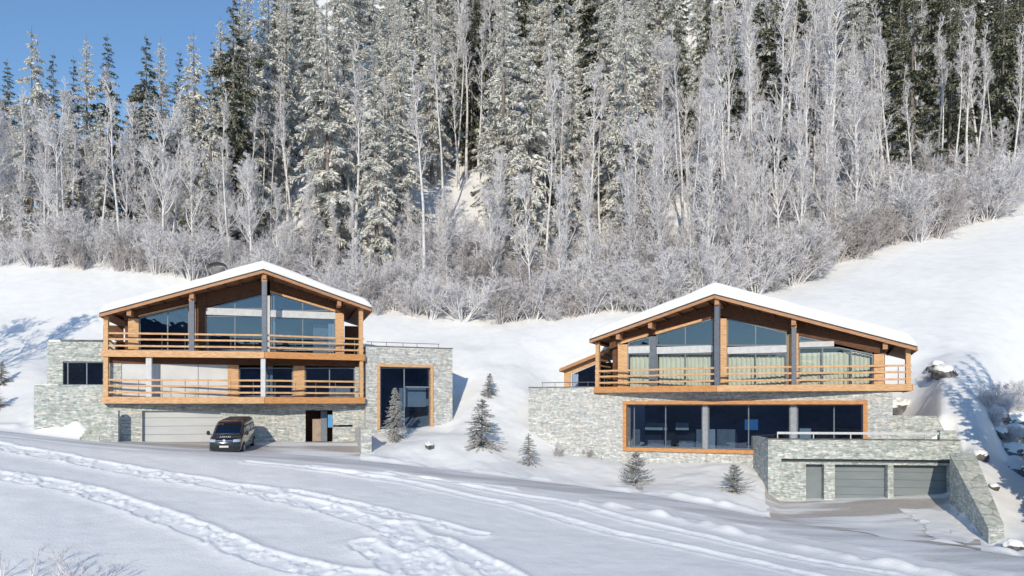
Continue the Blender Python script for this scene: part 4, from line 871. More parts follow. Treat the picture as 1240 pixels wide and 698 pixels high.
def fy(x, z):
    f, r, wd = lev(z); c = (f + r) / 2; h = (r - f) / 2; q = min(.999, abs(x) / wd)
    t = (1 - q ** NE) ** (1 / 9.0); return c - h * t + .16 * q ** 2.6 * (t ** 18 if t < 1 else 1)
def sx(y, z):
    f, r, wd = lev(z); c = (f + r) / 2; h = (r - f) / 2; return wd * (1 - min(.999, abs(y - c) / h) ** 9) ** (1 / NE)
m = MB(); zl = [q[0] for q in LV_]; zl = sorted(set(zl + [1.25, 1.45, 1.65, 1.8, .7, .48])); n = 56; V = []
for z in zl: V += ring(z, n)
F = [(i * n + j, i * n + (j + 1) % n, (i + 1) * n + (j + 1) % n, (i + 1) * n + j) for i in range(len(zl) - 1) for j in range(n)]
F.append(tuple(range(n - 1, -1, -1))); F.append(tuple(range((len(zl) - 1) * n, len(zl) * n)))
m.add(V, F); body = m.build('body', 'van_paint', vn, smooth=True)
def fpatch(x0, x1, zf0, zf1, off=.012, nx=14, nz=5, mir=False):
    P = []
    for off_ in (off, -.02):
        for j in range(nz + 1):
            for i in range(nx + 1):
                x = x0 + (x1 - x0) * i / nx; a = zf0(x) if callable(zf0) else zf0; b = zf1(x) if callable(zf1) else zf1; z = a + (b - a) * j / nz
                P.append((x, fy(x, z) - off_, z + (off_ if z > 1.2 else 0) * .5))
    k = (nx + 1) * (nz + 1); F = []
    for j in range(nz):
        for i in range(nx):
            a = j * (nx + 1) + i; F.append((a, a + 1, a + nx + 2, a + nx + 1)); F.append((k + a + nx + 1, k + a + nx + 2, k + a + 1, k + a))
    for i in range(nx):
        for j in (0, nz): a = j * (nx + 1) + i; F.append((a, a + 1, k + a + 1, k + a))
    for j in range(nz):
        for i in (0, nx): a = j * (nx + 1) + i; F.append((a, a + nx + 1, k + a + nx + 1, k + a))
    return MB().add(P, F)
def spatch(s, y0, y1, z0, z1, off=.012, ny=10, nz=4, lean=0):
    P = []
    for o_ in (off, -.02):
        for j in range(nz + 1):
            for i in range(ny + 1):
                z = z0 + (z1 - z0) * j / nz; y = y0 + (y1 - y0) * i / ny + lean * (1 - i / ny) * (z - z0)
                P.append((s * (sx(y, z) + o_), y, z))
    k = (ny + 1) * (nz + 1); F = []
    for j in range(nz):
        for i in range(ny):
            a = j * (ny + 1) + i; F.append((a, a + 1, a + ny + 2, a + ny + 1)); F.append((k + a + ny + 1, k + a + ny + 2, k + a + 1, k + a))
    for i in range(ny):
        for j in (0, nz): a = j * (ny + 1) + i; F.append((a, a + 1, k + a + 1, k + a))
    for j in range(nz):
        for i in (0, ny): a = j * (ny + 1) + i; F.append((a, a + ny + 1, k + a + ny + 1, k + a))
    return MB().add(P, F)
fpatch(-.76, .76, lambda x: 1.20 - .03 * abs(x), 1.78).build('windscreen', 'van_glass', body, smooth=True)
for s in (1, -1):
    for y0, y1, ln in ((-1.32, -.72, .9), (-.66, .52, 0), (.60, 1.55, 0), (1.63, 2.2, 0)): spatch(s, y0, y1, 1.18, 1.66, lean=ln).build('side_window', 'van_glass', body, smooth=True)
    fpatch(*sorted((s * .50, s * .92)), lambda x: .84 - .04 * abs(x), lambda x: .93 + .06 * abs(x), .014, 8, 3).build('headlight', 'headlamp', body, smooth=True)
    fpatch(*sorted((s * .58, s * .86)), .42, .52, .012, 6, 2).build('fog_lamp', 'black_plastic', body)
    mi = MB(); P = MB(); mi.beam((s * .93, -1.50, 1.16), (s * 1.06, -1.50, 1.20), .05, .05)
    c = (s * 1.12, -1.50, 1.27); u_, v_ = 10, 6; VV = []; FF = []
    for j in range(v_ + 1):
        for i in range(u_): t = 2 * math.pi * i / u_; ph = math.pi * j / v_; VV.append((c[0] + .11 * math.sin(ph) * math.cos(t), c[1] + .07 * math.sin(ph) * math.sin(t), c[2] + .14 * math.cos(ph)))
    for j in range(v_):
        for i in range(u_): FF.append((j * u_ + i, j * u_ + (i + 1) % u_, (j + 1) * u_ + (i + 1) % u_, (j + 1) * u_ + i))
    mi.add(VV, FF); mi.build('mirror', 'black_plastic', vn, smooth=True)
    for y in (-1.55, 1.50):
        wl = MB(); k = 28
        def cyl(x0, x1, r, z=.335):
            P = [(x, y + r * math.cos(2 * math.pi * i / k), z + r * math.sin(2 * math.pi * i / k)) for x in (x0, x1) for i in range(k)]
            return P, [tuple(range(k)), tuple(range(2 * k - 1, k - 1, -1))] + [(i, (i + 1) % k, k + (i + 1) % k, k + i) for i in range(k)]
        wl.add(*cyl(s * .74, s * .972, .335)); wo = wl.build('wheel', 'rubber', vn, bevel=.02)
        MB().add(*cyl(s * .965, s * .982, .225)).build('rim', 'alloy', wo)
        MB().add(*cyl(s * .80, s * .963, .40, .36)).build('wheel_arch', 'black_plastic', vn)
fpatch(-.47, .47, .86, .925, .014, 12, 2).build('grille', 'chrome', body)
fpatch(-.62, .62, .42, .74, .010, 14, 4).build('air_intake', 'black_plastic', body)
fpatch(-.26, .26, .50, .61, .03, 6, 1).build('number_plate', 'plate_white', body)
m = MB(); k = 16; yb = fy(0, .89) - .03
m.add([(.085 * math.cos(2 * math.pi * i / k), y, .895 + .085 * math.sin(2 * math.pi * i / k)) for y in (yb, yb + .02) for i in range(k)], [tuple(range(k)), tuple(range(2 * k - 1, k - 1, -1))] + [(i, (i + 1) % k, k + (i + 1) % k, k + i) for i in range(k)]); m.build('badge', 'chrome', body)
# bonnet lettering: too small in the photograph to read, six strokes of white script
m = MB()
for i, (x, w_, h0, h1) in enumerate(((-.33, .09, 0, .5), (-.22, .10, 0, 1), (-.10, .09, 0, .8), (.02, .08, .1, 1), (.13, .10, 0, .8), (.24, .08, 0, .5))):
    for j in range(4):
        x0 = x + w_ * (.5 if j % 2 else 0); 
    P = []
    for (xa, t) in ((x, h0), (x + .035, h0), (x + w_, h1), (x + w_ - .035, h1)):
        z = 1.045 + t * .075; P.append((xa, fy(xa, z) - .012, z + .012))
    m.add(P, [(0, 1, 2, 3)])
    P = []
    for (xa, t) in ((x, 1 - h0), (x + .03, 1 - h0), (x + w_ * .8, .2), (x + w_ * .8 - .03, .2)):
        z = 1.045 + t * .075; P.append((xa, fy(xa, z) - .013, z + .012))
    m.add(P, [(0, 1, 2, 3)])
m.build('lettering', 'plate_white', body, recalc=False)
m = MB(); P = []
for z, o_ in ((1.915, .0), (1.972, 0)):
    pass
m.box(Fr(620, 0.0001, 0), -.62, .62, -.6, 2.0, 1.945, 1.965); m.build('roof_reflection', 'van_roof_reflection', body, bevel=.012)  # thin sheet that carries the painted brown reflection
vx, vy = (283 - 620) / FPX * 46.6, 46.6
vn.location = (vx, vy, 0)
vn.rotation_euler = (R(4.2), 0, R(8))
vn.location.z = float(base_z(np.array([vx]), np.array([vy]))[0]) - .10
# ---------------------------------------------------------------- plants
def unit(a): return a / np.maximum(np.linalg.norm(a, axis=-1, keepdims=True), 1e-9)
def grow(g, S, D, Ln, k, wob, up):
    """paths of k pieces from starts S along D, bending by wob and towards up"""
    N = len(S); P = np.empty((N, k + 1, 3)); P[:, 0] = S; d = unit(D)
    for i in range(k):
        d = unit(d + wob * g.normal(size=(N, 3)) + np.array([0, 0, 1.]) * up); P[:, i + 1] = P[:, i] + d * (Ln / k)[:, None]
    return P
def kids(g, P, Ln, n, t0, t1, spread, up, ratio):
    N, k1, _ = P.shape; k = k1 - 1; t = g.uniform(t0, t1, (N, n)); f = t * k; i = np.minimum(f.astype(int), k - 1); f = f - i
    a = np.take_along_axis(P, i[:, :, None], 1); b = np.take_along_axis(P, i[:, :, None] + 1, 1); S = a + (b - a) * f[:, :, None]; T = unit(b - a)
    r = g.normal(size=S.shape); r = unit(r - (r * T).sum(-1, keepdims=True) * T); ang = g.uniform(.6, 1.2, t.shape)[:, :, None] * spread
    D = T * np.cos(ang) + r * np.sin(ang) + np.array([0, 0, up])
    L2 = (Ln[:, None] * ratio * (1 - .55 * t) * g.uniform(.6, 1.25, t.shape))
    return S.reshape(-1, 3), unit(D).reshape(-1, 3), L2.reshape(-1)
def tube_arrays(A, B, ra, rb, n=3):
    N = len(A); d = unit(B - A); ref = np.where(np.abs(d[:, 2:3]) > .9, np.array([[1., 0, 0]]), np.array([[0, 0, 1.]])); s = unit(np.cross(d, ref)); u = np.cross(d, s)
    V = np.empty((N, 2 * n, 3))
    for i in range(n):
        c, q = math.cos(2 * math.pi * i / n), math.sin(2 * math.pi * i / n); o = s * c + u * q
        V[:, i] = A + o * ra[:, None]; V[:, n + i] = B + o * rb[:, None]
    base = (np.arange(N) * 2 * n)[:, None]
    F = np.concatenate([base + np.array([[i, (i + 1) % n, n + (i + 1) % n, n + i]]) for i in range(n)], 0)
    return V.reshape(-1, 3), F
def path_tubes(P, r0, r1, n=3):
    k = P.shape[1] - 1; A = P[:, :-1].reshape(-1, 3); B = P[:, 1:].reshape(-1, 3)
    t = np.arange(k) / k; ra = (r0[:, None] * (1 - t) + r1[:, None] * t).reshape(-1); rb = (r0[:, None] * (1 - t - 1 / k) + r1[:, None] * (t + 1 / k)).reshape(-1)
    return tube_arrays(A, B, ra, rb, n)
def np_mesh(name, parts, m, smooth=False):
    V = []; F = []; n = 0
    for v, f in parts: V.append(v); F.append(f + n); n += len(v)
    V = np.concatenate(V); F = np.concatenate(F); me = bpy.data.meshes.new(name)
    me.vertices.add(len(V)); me.vertices.foreach_set('co', V.astype(np.float32).ravel()); me.loops.add(F.size); me.loops.foreach_set('vertex_index', F.astype(np.int32).ravel())
    me.polygons.add(len(F)); me.polygons.foreach_set('loop_start', np.arange(0, F.size, 4, dtype=np.int32)); me.polygons.foreach_set('loop_total', np.full(len(F), 4, np.int32))
    if smooth: me.polygons.foreach_set('use_smooth', np.ones(len(F), bool))
    me.update(calc_edges=True); me.materials.append(MT[m]); return me
A_ = lambda *a: np.array(a, float)
def trunk_tube(P, r0, r1, n=8):
    """one continuous tapered tube along a path"""
    k = len(P); V = []
    for i, p in enumerate(P):
        d = unit((P[min(i + 1, k - 1)] - P[max(i - 1, 0)])[None])[0]; s = unit(np.cross(d, A_(0, 1, 0))[None])[0]; u = np.cross(d, s); r = r0 + (r1 - r0) * (i / (k - 1)) ** .8
        if i == 0: r *= 1.35
        for j in range(n): a = 2 * math.pi * j / n; V.append(p + r * (s * math.cos(a) + u * math.sin(a)))
    F = [(i * n + j, i * n + (j + 1) % n, (i + 1) * n + (j + 1) % n, (i + 1) * n + j) for i in range(k - 1) for j in range(n)]
    return np.array(V), np.array(F)
def bare_tree(seed, h, fb, n1, len1, up1, ang, tr, m_tr, m_cr, dens=1.0, lean=.02, tw=.017):
    g = np.random.default_rng(seed); kt = 10
    T = grow(g, A_(0, 0, -.6)[None], A_(g.normal() * lean, g.normal() * lean, 1)[None], A_(h + .6), kt, .045, .25)
    trunk = np_mesh('trunk', [trunk_tube(T[0], tr, .02)], m_tr, True)
    S, D, L1 = kids(g, T, A_(h), n1, fb, .98, ang, up1, len1)
    # lower boughs longer
    P1 = grow(g, S, D, L1, 5, .10, .10 + up1 * .2); parts = [path_tubes(P1, .018 + L1 * .011, .012 + L1 * 0, 4)]
    S, D, L2 = kids(g, P1, L1, int(7 * dens), .15, 1, .75, .12, .55); P2 = grow(g, S, D, L2, 3, .12, .08); parts.append(path_tubes(P2, .014 + L2 * .006, .011 + L2 * 0))
    S, D, L3 = kids(g, P2, L2, 5, .1, 1, .8, .10, .60); L3 = np.maximum(L3, .3); P3 = grow(g, S, D, L3, 2, .15, .05); parts.append(path_tubes(P3, tw + L3 * .002, tw * .7 + L3 * 0))
    S, D, L4 = kids(g, P3, L3, 3, .1, 1, .9, .08, .75); L4 = np.maximum(L4, .22); P4 = grow(g, S, D, L4, 1, .1, 0); parts.append(path_tubes(P4, tw * .85 + L4 * 0, tw * .5 + L4 * 0))
    return trunk, np_mesh('crown', parts, m_cr)
def bush(seed, h, w, n0, m, dens=1.0, tw=.015):
    g = np.random.default_rng(seed); az = g.uniform(0, 2 * math.pi, n0); sp = g.uniform(.1, 1, n0) ** .7 * w / h
    S = np.stack([np.cos(az), np.sin(az), az * 0], 1) * g.uniform(0, .18, n0)[:, None] * w; S[:, 2] = -.25
    D = np.stack([np.cos(az) * sp, np.sin(az) * sp, np.ones(n0)], 1); L0 = h * g.uniform(.65, 1.1, n0) * 1.05
    P = grow(g, S, D, L0, 5, .10, -.02); parts = [path_tubes(P, .02 + L0 * .006, .012 + L0 * 0, 4)]
    S, D, L1 = kids(g, P, L0, int(8 * dens), .15, 1, .7, .1, .45); P = grow(g, S, D, L1, 3, .14, .04); parts.append(path_tubes(P, .013 + L1 * .003, .010 + L1 * 0))
    S, D, L2 = kids(g, P, L1, 6, .05, 1, .85, .05, .55); L2 = np.maximum(L2, .2); P = grow(g, S, D, L2, 2, .16, 0); parts.append(path_tubes(P, tw + L2 * 0, tw * .7 + L2 * 0))
    S, D, L3 = kids(g, P, L2, 3, .1, 1, .9, .0, .75); L3 = np.maximum(L3, .15); P = grow(g, S, D, L3, 1, .1, 0); parts.append(path_tubes(P, tw * .8 + L3 * 0, tw * .5 + L3 * 0))
    return np_mesh('shrub', parts, m)
def diamonds(C0, D, L, W, g):
    N = len(C0); r = g.normal(size=(N, 3)); s = unit(np.cross(D, r)); e = C0 + D * L[:, None]; m = C0 + D * (L * g.uniform(.35, .6, N))[:, None]
    V = np.stack([C0, m + s * W[:, None] / 2, e, m - s * W[:, None] / 2], 1).reshape(-1, 3); return V, (np.arange(N) * 4)[:, None] + np.arange(4)[None]
def spruce(seed, h, r, m_cr, m_tr='bark', base=.06, spc=.5, per=7, step=.17, sl=.55, gap=.12, droop=.35, thin=0):
    g = np.random.default_rng(seed); T = grow(g, A_(0, 0, -.5)[None], A_(.01, .01, 1)[None], A_(h + .5), 8, .008, .3)[0]
    trunk = np_mesh('trunk', [trunk_tube(T, .011 * h + .04, .015)], m_tr, True)
    S = []; D = []; L = []; z = base * h
    while z < h * .985:
        t = z / h; R_ = r * (1 - t) ** .66 * (1 if t > .18 else .75 + 1.3 * t) ; n = max(4, int(per * (.6 + .4 * (1 - t)) + g.uniform(-.5, .9)))
        for i in range(n):
            if g.random() < gap: continue
            a = g.uniform(0, 2 * math.pi); sl_ = .55 * t - .22 + g.normal() * .09; S.append((np.interp(z, T[:, 2], T[:, 0]), np.interp(z, T[:, 2], T[:, 1]), z + g.uniform(-.2, .2) * spc)); D.append((math.cos(a), math.sin(a), sl_)); L.append(max(.12 * spc * 2, R_ * g.uniform(.62, 1.15)))
        z += spc * (.75 + .5 * (1 - t)) * g.uniform(.8, 1.2)
    S = np.array(S); D = np.array(D); L = np.array(L); P = grow(g, S, D, L, 5, .05, -.10 * droop / .35); P[:, 5, 2] += L * .05
    parts = [path_tubes(P, .012 + L * .008, .008 + L * 0, 3)]
    tot = (L / step).astype(int) + 2; idx = np.repeat(np.arange(len(L)), tot); t = g.uniform(.05 + thin, 1.0, len(idx)) ** .8
    f = np.minimum(t * 5, 4.999); i = f.astype(int); fr_ = (f - i)[:, None]; c = P[idx, i] * (1 - fr_) + P[idx, i + 1] * fr_; ax = unit(P[idx, i + 1] - P[idx, i]); side = unit(np.cross(ax, A_(0, 0, 1)))
    taper = (1.05 - .55 * t) * np.clip(L[idx] / 2, .45, 1.1)
    for kind in range(4):
        sg = g.choice([-1, 1], len(idx))[:, None]; n = g.normal(size=c.shape) * .22
        if kind < 2: d = ax * .65 + side * sg * .8 + A_(0, 0, -.22) + n; l = sl * taper * g.uniform(.7, 1.3, len(idx)); wd = l * g.uniform(.2, .32, len(idx))
        elif kind == 2: d = ax * .25 + side * sg * .3 + A_(0, 0, -1) * (.7 + droop) + n; l = sl * 1.05 * taper * g.uniform(.6, 1.3, len(idx)); wd = l * g.uniform(.16, .26, len(idx))
        else: d = ax + side * sg * .3 + A_(0, 0, .10) + n; l = sl * .8 * taper * g.uniform(.7, 1.2, len(idx)); wd = l * g.uniform(.3, .5, len(idx))
        parts.append(diamonds(c + g.normal(size=c.shape) * .04 * sl, unit(d), l, wd, g))
    return trunk, np_mesh('crown', parts, m_cr)

SP = [spruce(11, 24, 3.5, 'spruce_frost', sl=.62, per=8, gap=.05, spc=.75, step=.075), spruce(12, 24, 4.2, 'spruce_frost', gap=.10, droop=.6, sl=.72, per=8, spc=.85, step=.08), spruce(13, 24, 3.2, 'spruce_frost', base=.14, gap=.10, sl=.62, per=8, spc=.8, step=.075, droop=.7),
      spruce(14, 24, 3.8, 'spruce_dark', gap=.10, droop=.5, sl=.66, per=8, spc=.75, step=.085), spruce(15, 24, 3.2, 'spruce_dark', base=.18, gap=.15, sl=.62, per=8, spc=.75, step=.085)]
BT = [bare_tree(21, 16, .22, 26, .30, .35, .62, .15, 'white_bark', 'twig_frost'), bare_tree(22, 16, .30, 24, .34, .30, .75, .17, 'white_bark', 'twig_frost'),
      bare_tree(23, 16, .15, 30, .27, .45, .55, .13, 'white_bark', 'twig_grey'), bare_tree(24, 16, .28, 22, .36, .25, .8, .16, 'white_bark', 'twig_frost', lean=.06)]
TT = [bare_tree(31, 24, .50, 20, .16, .35, .6, .22, 'white_bark', 'twig_grey', .7), bare_tree(32, 24, .42, 22, .18, .30, .7, .24, 'white_bark', 'twig_frost', .7, .03), bare_tree(33, 24, .6, 16, .15, .4, .6, .19, 'white_bark', 'twig_grey', .7)]
BU = [bush(41, 4, 2.4, 20, 'twig_frost', 1.1), bush(42, 4, 2.8, 22, 'twig_grey', 1.1), bush(43, 4, 1.8, 20, 'twig_frost', 1.1), bush(44, 4, 3.2, 24, 'twig_frost', 1.1)]
BU.append(bush(45, 4, 2.6, 18, 'twig_brown', 1.0))
BU.append(bush(46, 4, 1.6, 12, 'twig_frost', 1.3))
GS = [spruce(51, 3.2, .85, 'garden_spruce', base=.01, spc=.13, per=12, step=.030, sl=.24, gap=.03), spruce(52, 3.2, 1.35, 'garden_spruce', base=.01, spc=.17, per=12, step=.030, sl=.28, gap=.08, droop=.25),
      spruce(53, 2.0, 1.2, 'garden_spruce', base=.02, spc=.13, per=11, step=.035, sl=.26, gap=.12, droop=-.3), spruce(54, 2.0, .8, 'garden_spruce', base=.01, spc=.12, per=11, step=.035, sl=.2, gap=.08)]
for me in SP[0] + SP[1]: pass
def place_tree(name, proto, hp, x, y, h, label, cat, group=None, wide=1.0, rz=None, z=None):
    s = h / hp; z = ground_z(x, y) if z is None else z
    r = empty(name, (x, y, z), label, cat, group, rz=random.uniform(0, 6.28) if rz is None else rz); r.scale = (s * wide, s * wide, s)
    for nm, me in zip(('trunk', 'crown'), proto):
        o = bpy.data.objects.new(nm, me); C.objects.link(o); o.parent = r
    return r
def edgeY(px): return float(np.interp(px, [-60, 0, 450, 700, 800, 860, 925, 945, 1060, 1140, 1170, 1200, 1240, 1300], [78, 78, 75, 73.5, 73, 73.5, 76, 78, 84, 86, 88, 90, 95, 100]))
taken = []
def free(x, y, d):
    if any((x - a) ** 2 + (y - b) ** 2 < d * d for a, b in taken): return False
    taken.append((x, y)); return True
LM = [(60, 'left edge', 'at the far left edge'), (125, 'left', 'above the left stone wing'), (200, 'left', 'above the left chalet\'s left eave'), (262, 'left', 'above the left chalet\'s left roof half'), (320, 'left', 'just left above the left ridge'),
      (385, 'centre left', 'just right above the left ridge'), (450, 'centre left', 'above the left chalet\'s right eave'), (545, 'centre left', 'above the tall window wing'), (605, 'centre', 'beside the snowy gully'), (680, 'centre', 'just right of the snowy gully'),
      (745, 'centre', 'above the right chalet\'s left eave'), (820, 'centre right', 'above the right chalet\'s left roof half'), (890, 'centre right', 'above the right ridge'), (970, 'centre right', 'above the right chalet\'s right roof half'),
      (1050, 'centre right', 'above the right end of the balcony'), (1130, 'far right', 'above the garage flank wall'), (1190, 'far right', 'above the open snow field'), (9999, 'far right', 'at the far right edge')]
def where(px, d):
    for a, g_, t in LM:
        if px < a: return g_, ('at forest edge ' if d < 5 else 'in second row ' if d < 13 else 'mid slope ' if d < 26 else 'high up ') + t
# skyline spruces that stand alone against the sky
for px, Y, top, k, lab in ((12, 104, 72, 3, 'small dark spruce tip at the far left of the skyline'), (38, 87, 29, 1, 'tall wide spruce against blue sky, leftmost of the big skyline trees'), (64, 100, 62, 4, 'short thin spruce tip just right of the leftmost big skyline spruce'),
                           (88, 104, 66, 4, 'narrow distant spruce tip low on the left skyline'), (106, 91, 43, 0, 'slim spruce with dark open crown, left one of the close skyline pair'), (133, 92, 42, 3, 'full dark spruce, right one of the close skyline pair'),
                           (178, 90, 38, 3, 'dark spruce with a ragged top in the middle of the left skyline'), (196, 95, 46, 0, 'pale frosted spruce touching the ragged dark skyline spruce'), (216, 106, 58, 4, 'thin distant spruce tip in the skyline gap'),
                           (237, 91, 37, 1, 'broad grey spruce, last one before the tall skyline trees'), (284, 88, -14, 3, 'very tall dark spruce at the right end of the blue sky'), (258, 100, 45, 4, 'low dark spruce left of the very tall skyline spruce'),
                           (303, 91, -25, 0, 'tall frosted spruce just right of the very tall dark skyline spruce'), (322, 96, -30, 1, 'broad frosted spruce closing the blue sky on its right side'), (268, 94, 18, 0, 'frosted spruce directly left of the very tall dark skyline spruce')):
    x = (px - 620) / FPX * Y; z = ground_z(x, Y); free(x, Y, 0)
    place_tree('spruce_tree', SP[k], 24, x, Y, zz(Y, top) - z, lab, 'spruce', 'spruces along the left skyline')
def scatter(kind, name, protos, hp, px0, px1, d0, d1, n, h0, h1, gap, lab, cat, grp, wide=(.85, 1.15)):
    c = 0; tries = 0
    while c < n and tries < n * 40:
        tries += 1; px = random.uniform(px0, px1); d = d0 + (d1 - d0) * random.random() ** 1.1; y = edgeY(px) + d; x = (px - 620) / FPX * y
        if kind == 'sp' and 528 < px < 604 and d < 32: continue
        if kind in ('tt', 'bt') and 548 < px < 592 and d < 26: continue
        if kind == 'bush' and 552 < px < 590 and d > 8: continue
        if not free(x, y, gap): continue
        h = random.uniform(h0, h1)
        if px < 262 and kind != 'bush':     # keep the blue sky over the left shoulder
            z = ground_z(x, y); h = min(h, zz(y, np.interp(px, [0, 130, 240], [92, 88, 70]) + random.uniform(0, 40)) - z)
            if h < 5: continue
        gg, wh = where(px, d); q_ = (h - h0) / (h1 - h0 + .01); L_ = ('short ' if q_ < .33 else '' if q_ < .66 else 'tall ') + lab + ' ' + wh; gg = grp + ' on the ' + gg + ' slope'; p = random.choice(protos); c += 1
        if kind == 'bush':
            o = bpy.data.objects.new(name, p); C.objects.link(o); z = ground_z(x, y); s = h / hp; o.location = (x, y, z); o.scale = (s * random.uniform(.9, 1.4),) * 2 + (s,); o.rotation_euler = (0, 0, random.uniform(0, 6.28))
            tag(o, L_, cat, gg)
        else: place_tree(name, p, hp, x, y, h, L_, cat, gg, random.uniform(*wide))
fs = 'frosted spruce'
scatter('sp', 'spruce_tree', SP[:3], 24, 20, 300, 6, 30, 20, 14, 22, 4.0, fs, 'spruce', 'frosted spruces')
scatter('sp', 'spruce_tree', SP[:3], 24, 390, 520, 3.5, 12, 9, 26, 33, 6.0, fs, 'spruce', 'frosted spruces')
scatter('sp', 'spruce_tree', SP[:3], 24, 310, 525, 12, 34, 16, 26, 34, 6.0, fs, 'spruce', 'frosted spruces')
scatter('sp', 'spruce_tree', SP[:4], 24, 275, 545, 34, 90, 30, 24, 33, 5.5, fs, 'spruce', 'frosted spruces')
scatter('sp', 'spruce_tree', SP[:3], 24, 606, 790, 7, 30, 19, 25, 33, 5.6, fs, 'spruce', 'frosted spruces')
scatter('sp', 'spruce_tree', SP[:4], 24, 545, 800, 30, 84, 32, 24, 32, 5.4, fs, 'spruce', 'frosted spruces')
scatter('sp', 'spruce_tree', SP[:4], 24, 800, 1060, 16, 76, 32, 22, 31, 5.2, fs, 'spruce', 'frosted spruces')
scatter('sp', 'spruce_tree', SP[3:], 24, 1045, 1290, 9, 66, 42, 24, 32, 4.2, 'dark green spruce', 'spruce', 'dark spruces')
ts = 'straight bare pale trunk'
for a in ((870, 1050, 3, 34, 34, 20, 30, 1.8), (540, 610, 22, 50, 14, 18, 28, 1.4), (1050, 1235, 3, 22, 16, 18, 26, 2.2), (300, 540, 2, 20, 12, 16, 26, 2.2), (640, 850, 3, 24, 12, 16, 26, 2.2), (0, 300, 1, 14, 12, 14, 20, 2.0)):
    scatter('tt', 'bare_tree', TT, 24, *a[:4], a[4], a[5], a[6], a[7], ts, 'tree', 'tall pale trunks')
bl = 'frosted leafless tree'
for a in ((-20, 330, 0, 24, 52, 9, 17, 2.2), (300, 560, 0, 7, 10, 6, 11, 2.2), (596, 800, 0, 14, 18, 9, 16, 2.4), (780, 1060, 0, 30, 40, 11, 19, 2.4), (1040, 1260, 3, 24, 12, 8, 14, 2.4)):
    scatter('bt', 'bare_tree', BT, 16, *a[:4], a[4], a[5], a[6], a[7], bl, 'tree', 'frosted leafless trees')
bb_ = 'frosted twiggy shrub'
scatter('bush', 'frosted_shrub', BU, 4, -10, 330, -2, 7, 40, 1.6, 5.5, 1.3, bb_, 'shrub', 'frosted shrubs')
scatter('bush', 'frosted_shrub', BU, 4, 330, 640, -3.5, 9, 50, 1.4, 5.6, 1.5, bb_, 'shrub', 'frosted shrubs')
scatter('bush', 'frosted_shrub', BU, 4, 640, 1000, -3.5, 9, 62, 1.4, 6, 1.5, bb_, 'shrub', 'frosted shrubs')
scatter('bush', 'frosted_shrub', BU, 4, 1000, 1060, -3, 10, 14, 3, 6, 1.4, bb_, 'shrub', 'frosted shrubs')
scatter('bush', 'frosted_shrub', BU[:2] + BU[3:], 4, 1040, 1215, -3, 14, 34, 4, 7.5, 1.6, bb_, 'shrub', 'frosted shrubs')
scatter('bush', 'frosted_shrub', BU, 4, 1180, 1290, 3, 12, 14, 3, 5, 1.6, bb_, 'shrub', 'frosted shrubs')
# undergrowth: countless frosted stems over the forest floor
g = np.random.default_rng(77); N = 17000; px = g.uniform(-80, 1320, N); ey = np.array([edgeY(p) for p in px]); Y = ey - 2 + 48 * g.random(N) ** 1.25
keep = ~((px > 548) & (px < 594) & (Y > 84) & (Y < 112)); px, Y = px[keep], Y[keep]; X = (px - 620) / FPX * Y; Z = ground_parts(X, Y)[0]
S = np.stack([X, Y, Z - .1], 1); D = np.stack([g.normal(size=len(X)) * .35, g.normal(size=len(X)) * .35, np.ones(len(X))], 1); Lh = g.uniform(.6, 2.6, len(X))
P = grow(g, S, D, Lh, 3, .15, .05); parts = [path_tubes(P, .02 + Lh * 0, .012 + Lh * 0)]
S, D, L2 = kids(g, P, Lh, 4, .3, 1, .8, .2, .5); P = grow(g, S, D, L2, 1, .15, 0); parts.append(path_tubes(P, .014 + L2 * 0, .008 + L2 * 0))
me = np_mesh('undergrowth', parts, 'twig_grey'); o = bpy.data.objects.new('undergrowth', me); C.objects.link(o)
tag(o, 'frosted brush and thin stems covering the forest floor', 'undergrowth', None, 'stuff')

# garden trees, each alone in the snow
def at_px(px, py): x, y = hit_ground(px, py); return x, y
for px, py, top, k, hp, wd, name, lab in (
    (478, 532, 469, 0, 3.2, 1.1, 'spruce_tree', 'slim frosted spruce in front of the tall window of the left chalet'),
    (584, 543, 483, 1, 3.2, 1.3, 'spruce_tree', 'bushy frosted spruce between the chalets, the largest one in the garden snow'),
    (593, 480, 452, 1, 3.2, 1.2, 'spruce_tree', 'small frosted spruce uphill behind the bushy spruce between the chalets'),
    (640, 564, 525, 3, 2.0, 1.3, 'spruce_tree', 'small frosted spruce at the lower left corner of the right chalet wall'),
    (770, 581, 547, 2, 2.0, 1.15, 'dwarf_pine', 'grey frosted dwarf pine below the left end of the orange framed window'),
    (889, 598, 563, 2, 2.0, 1.4, 'dwarf_pine', 'dark sprawling dwarf pine in the snow left of the garage block'),
    (2, 466, 438, 1, 3.2, 1.2, 'spruce_tree', 'dark spruce cut off by the left edge, upper of two'),
    (-6, 497, 468, 1, 3.2, 1.4, 'spruce_tree', 'low dark spruce cut off by the left edge, lower of two')):
    x, y = at_px(px, py); h = max(.5, zz(y, top) - ground_z(x, y))
    place_tree(name, GS[k], hp, x, y, h, lab, 'dwarf pine' if 'pine' in name else 'spruce', None, wd)
def place_bush(name, me, hp, px, py, h, lab, cat, wd=1.0, group=None):
    x, y = at_px(px, py); o = bpy.data.objects.new(name, me); C.objects.link(o); s = h / hp; o.location = (x, y, ground_z(x, y)); o.scale = (s * wd, s * wd, s); o.rotation_euler = (0, 0, random.uniform(0, 6))
    return tag(o, lab, cat, group)
SM = [bush(61, 1.6, 1.2, 5, 'twig_grey', .45, .004), bush(62, 1.6, .8, 3, 'twig_grey', .4, .004), bush(63, 1.2, .9, 9, 'twig_brown', .7, .009)]
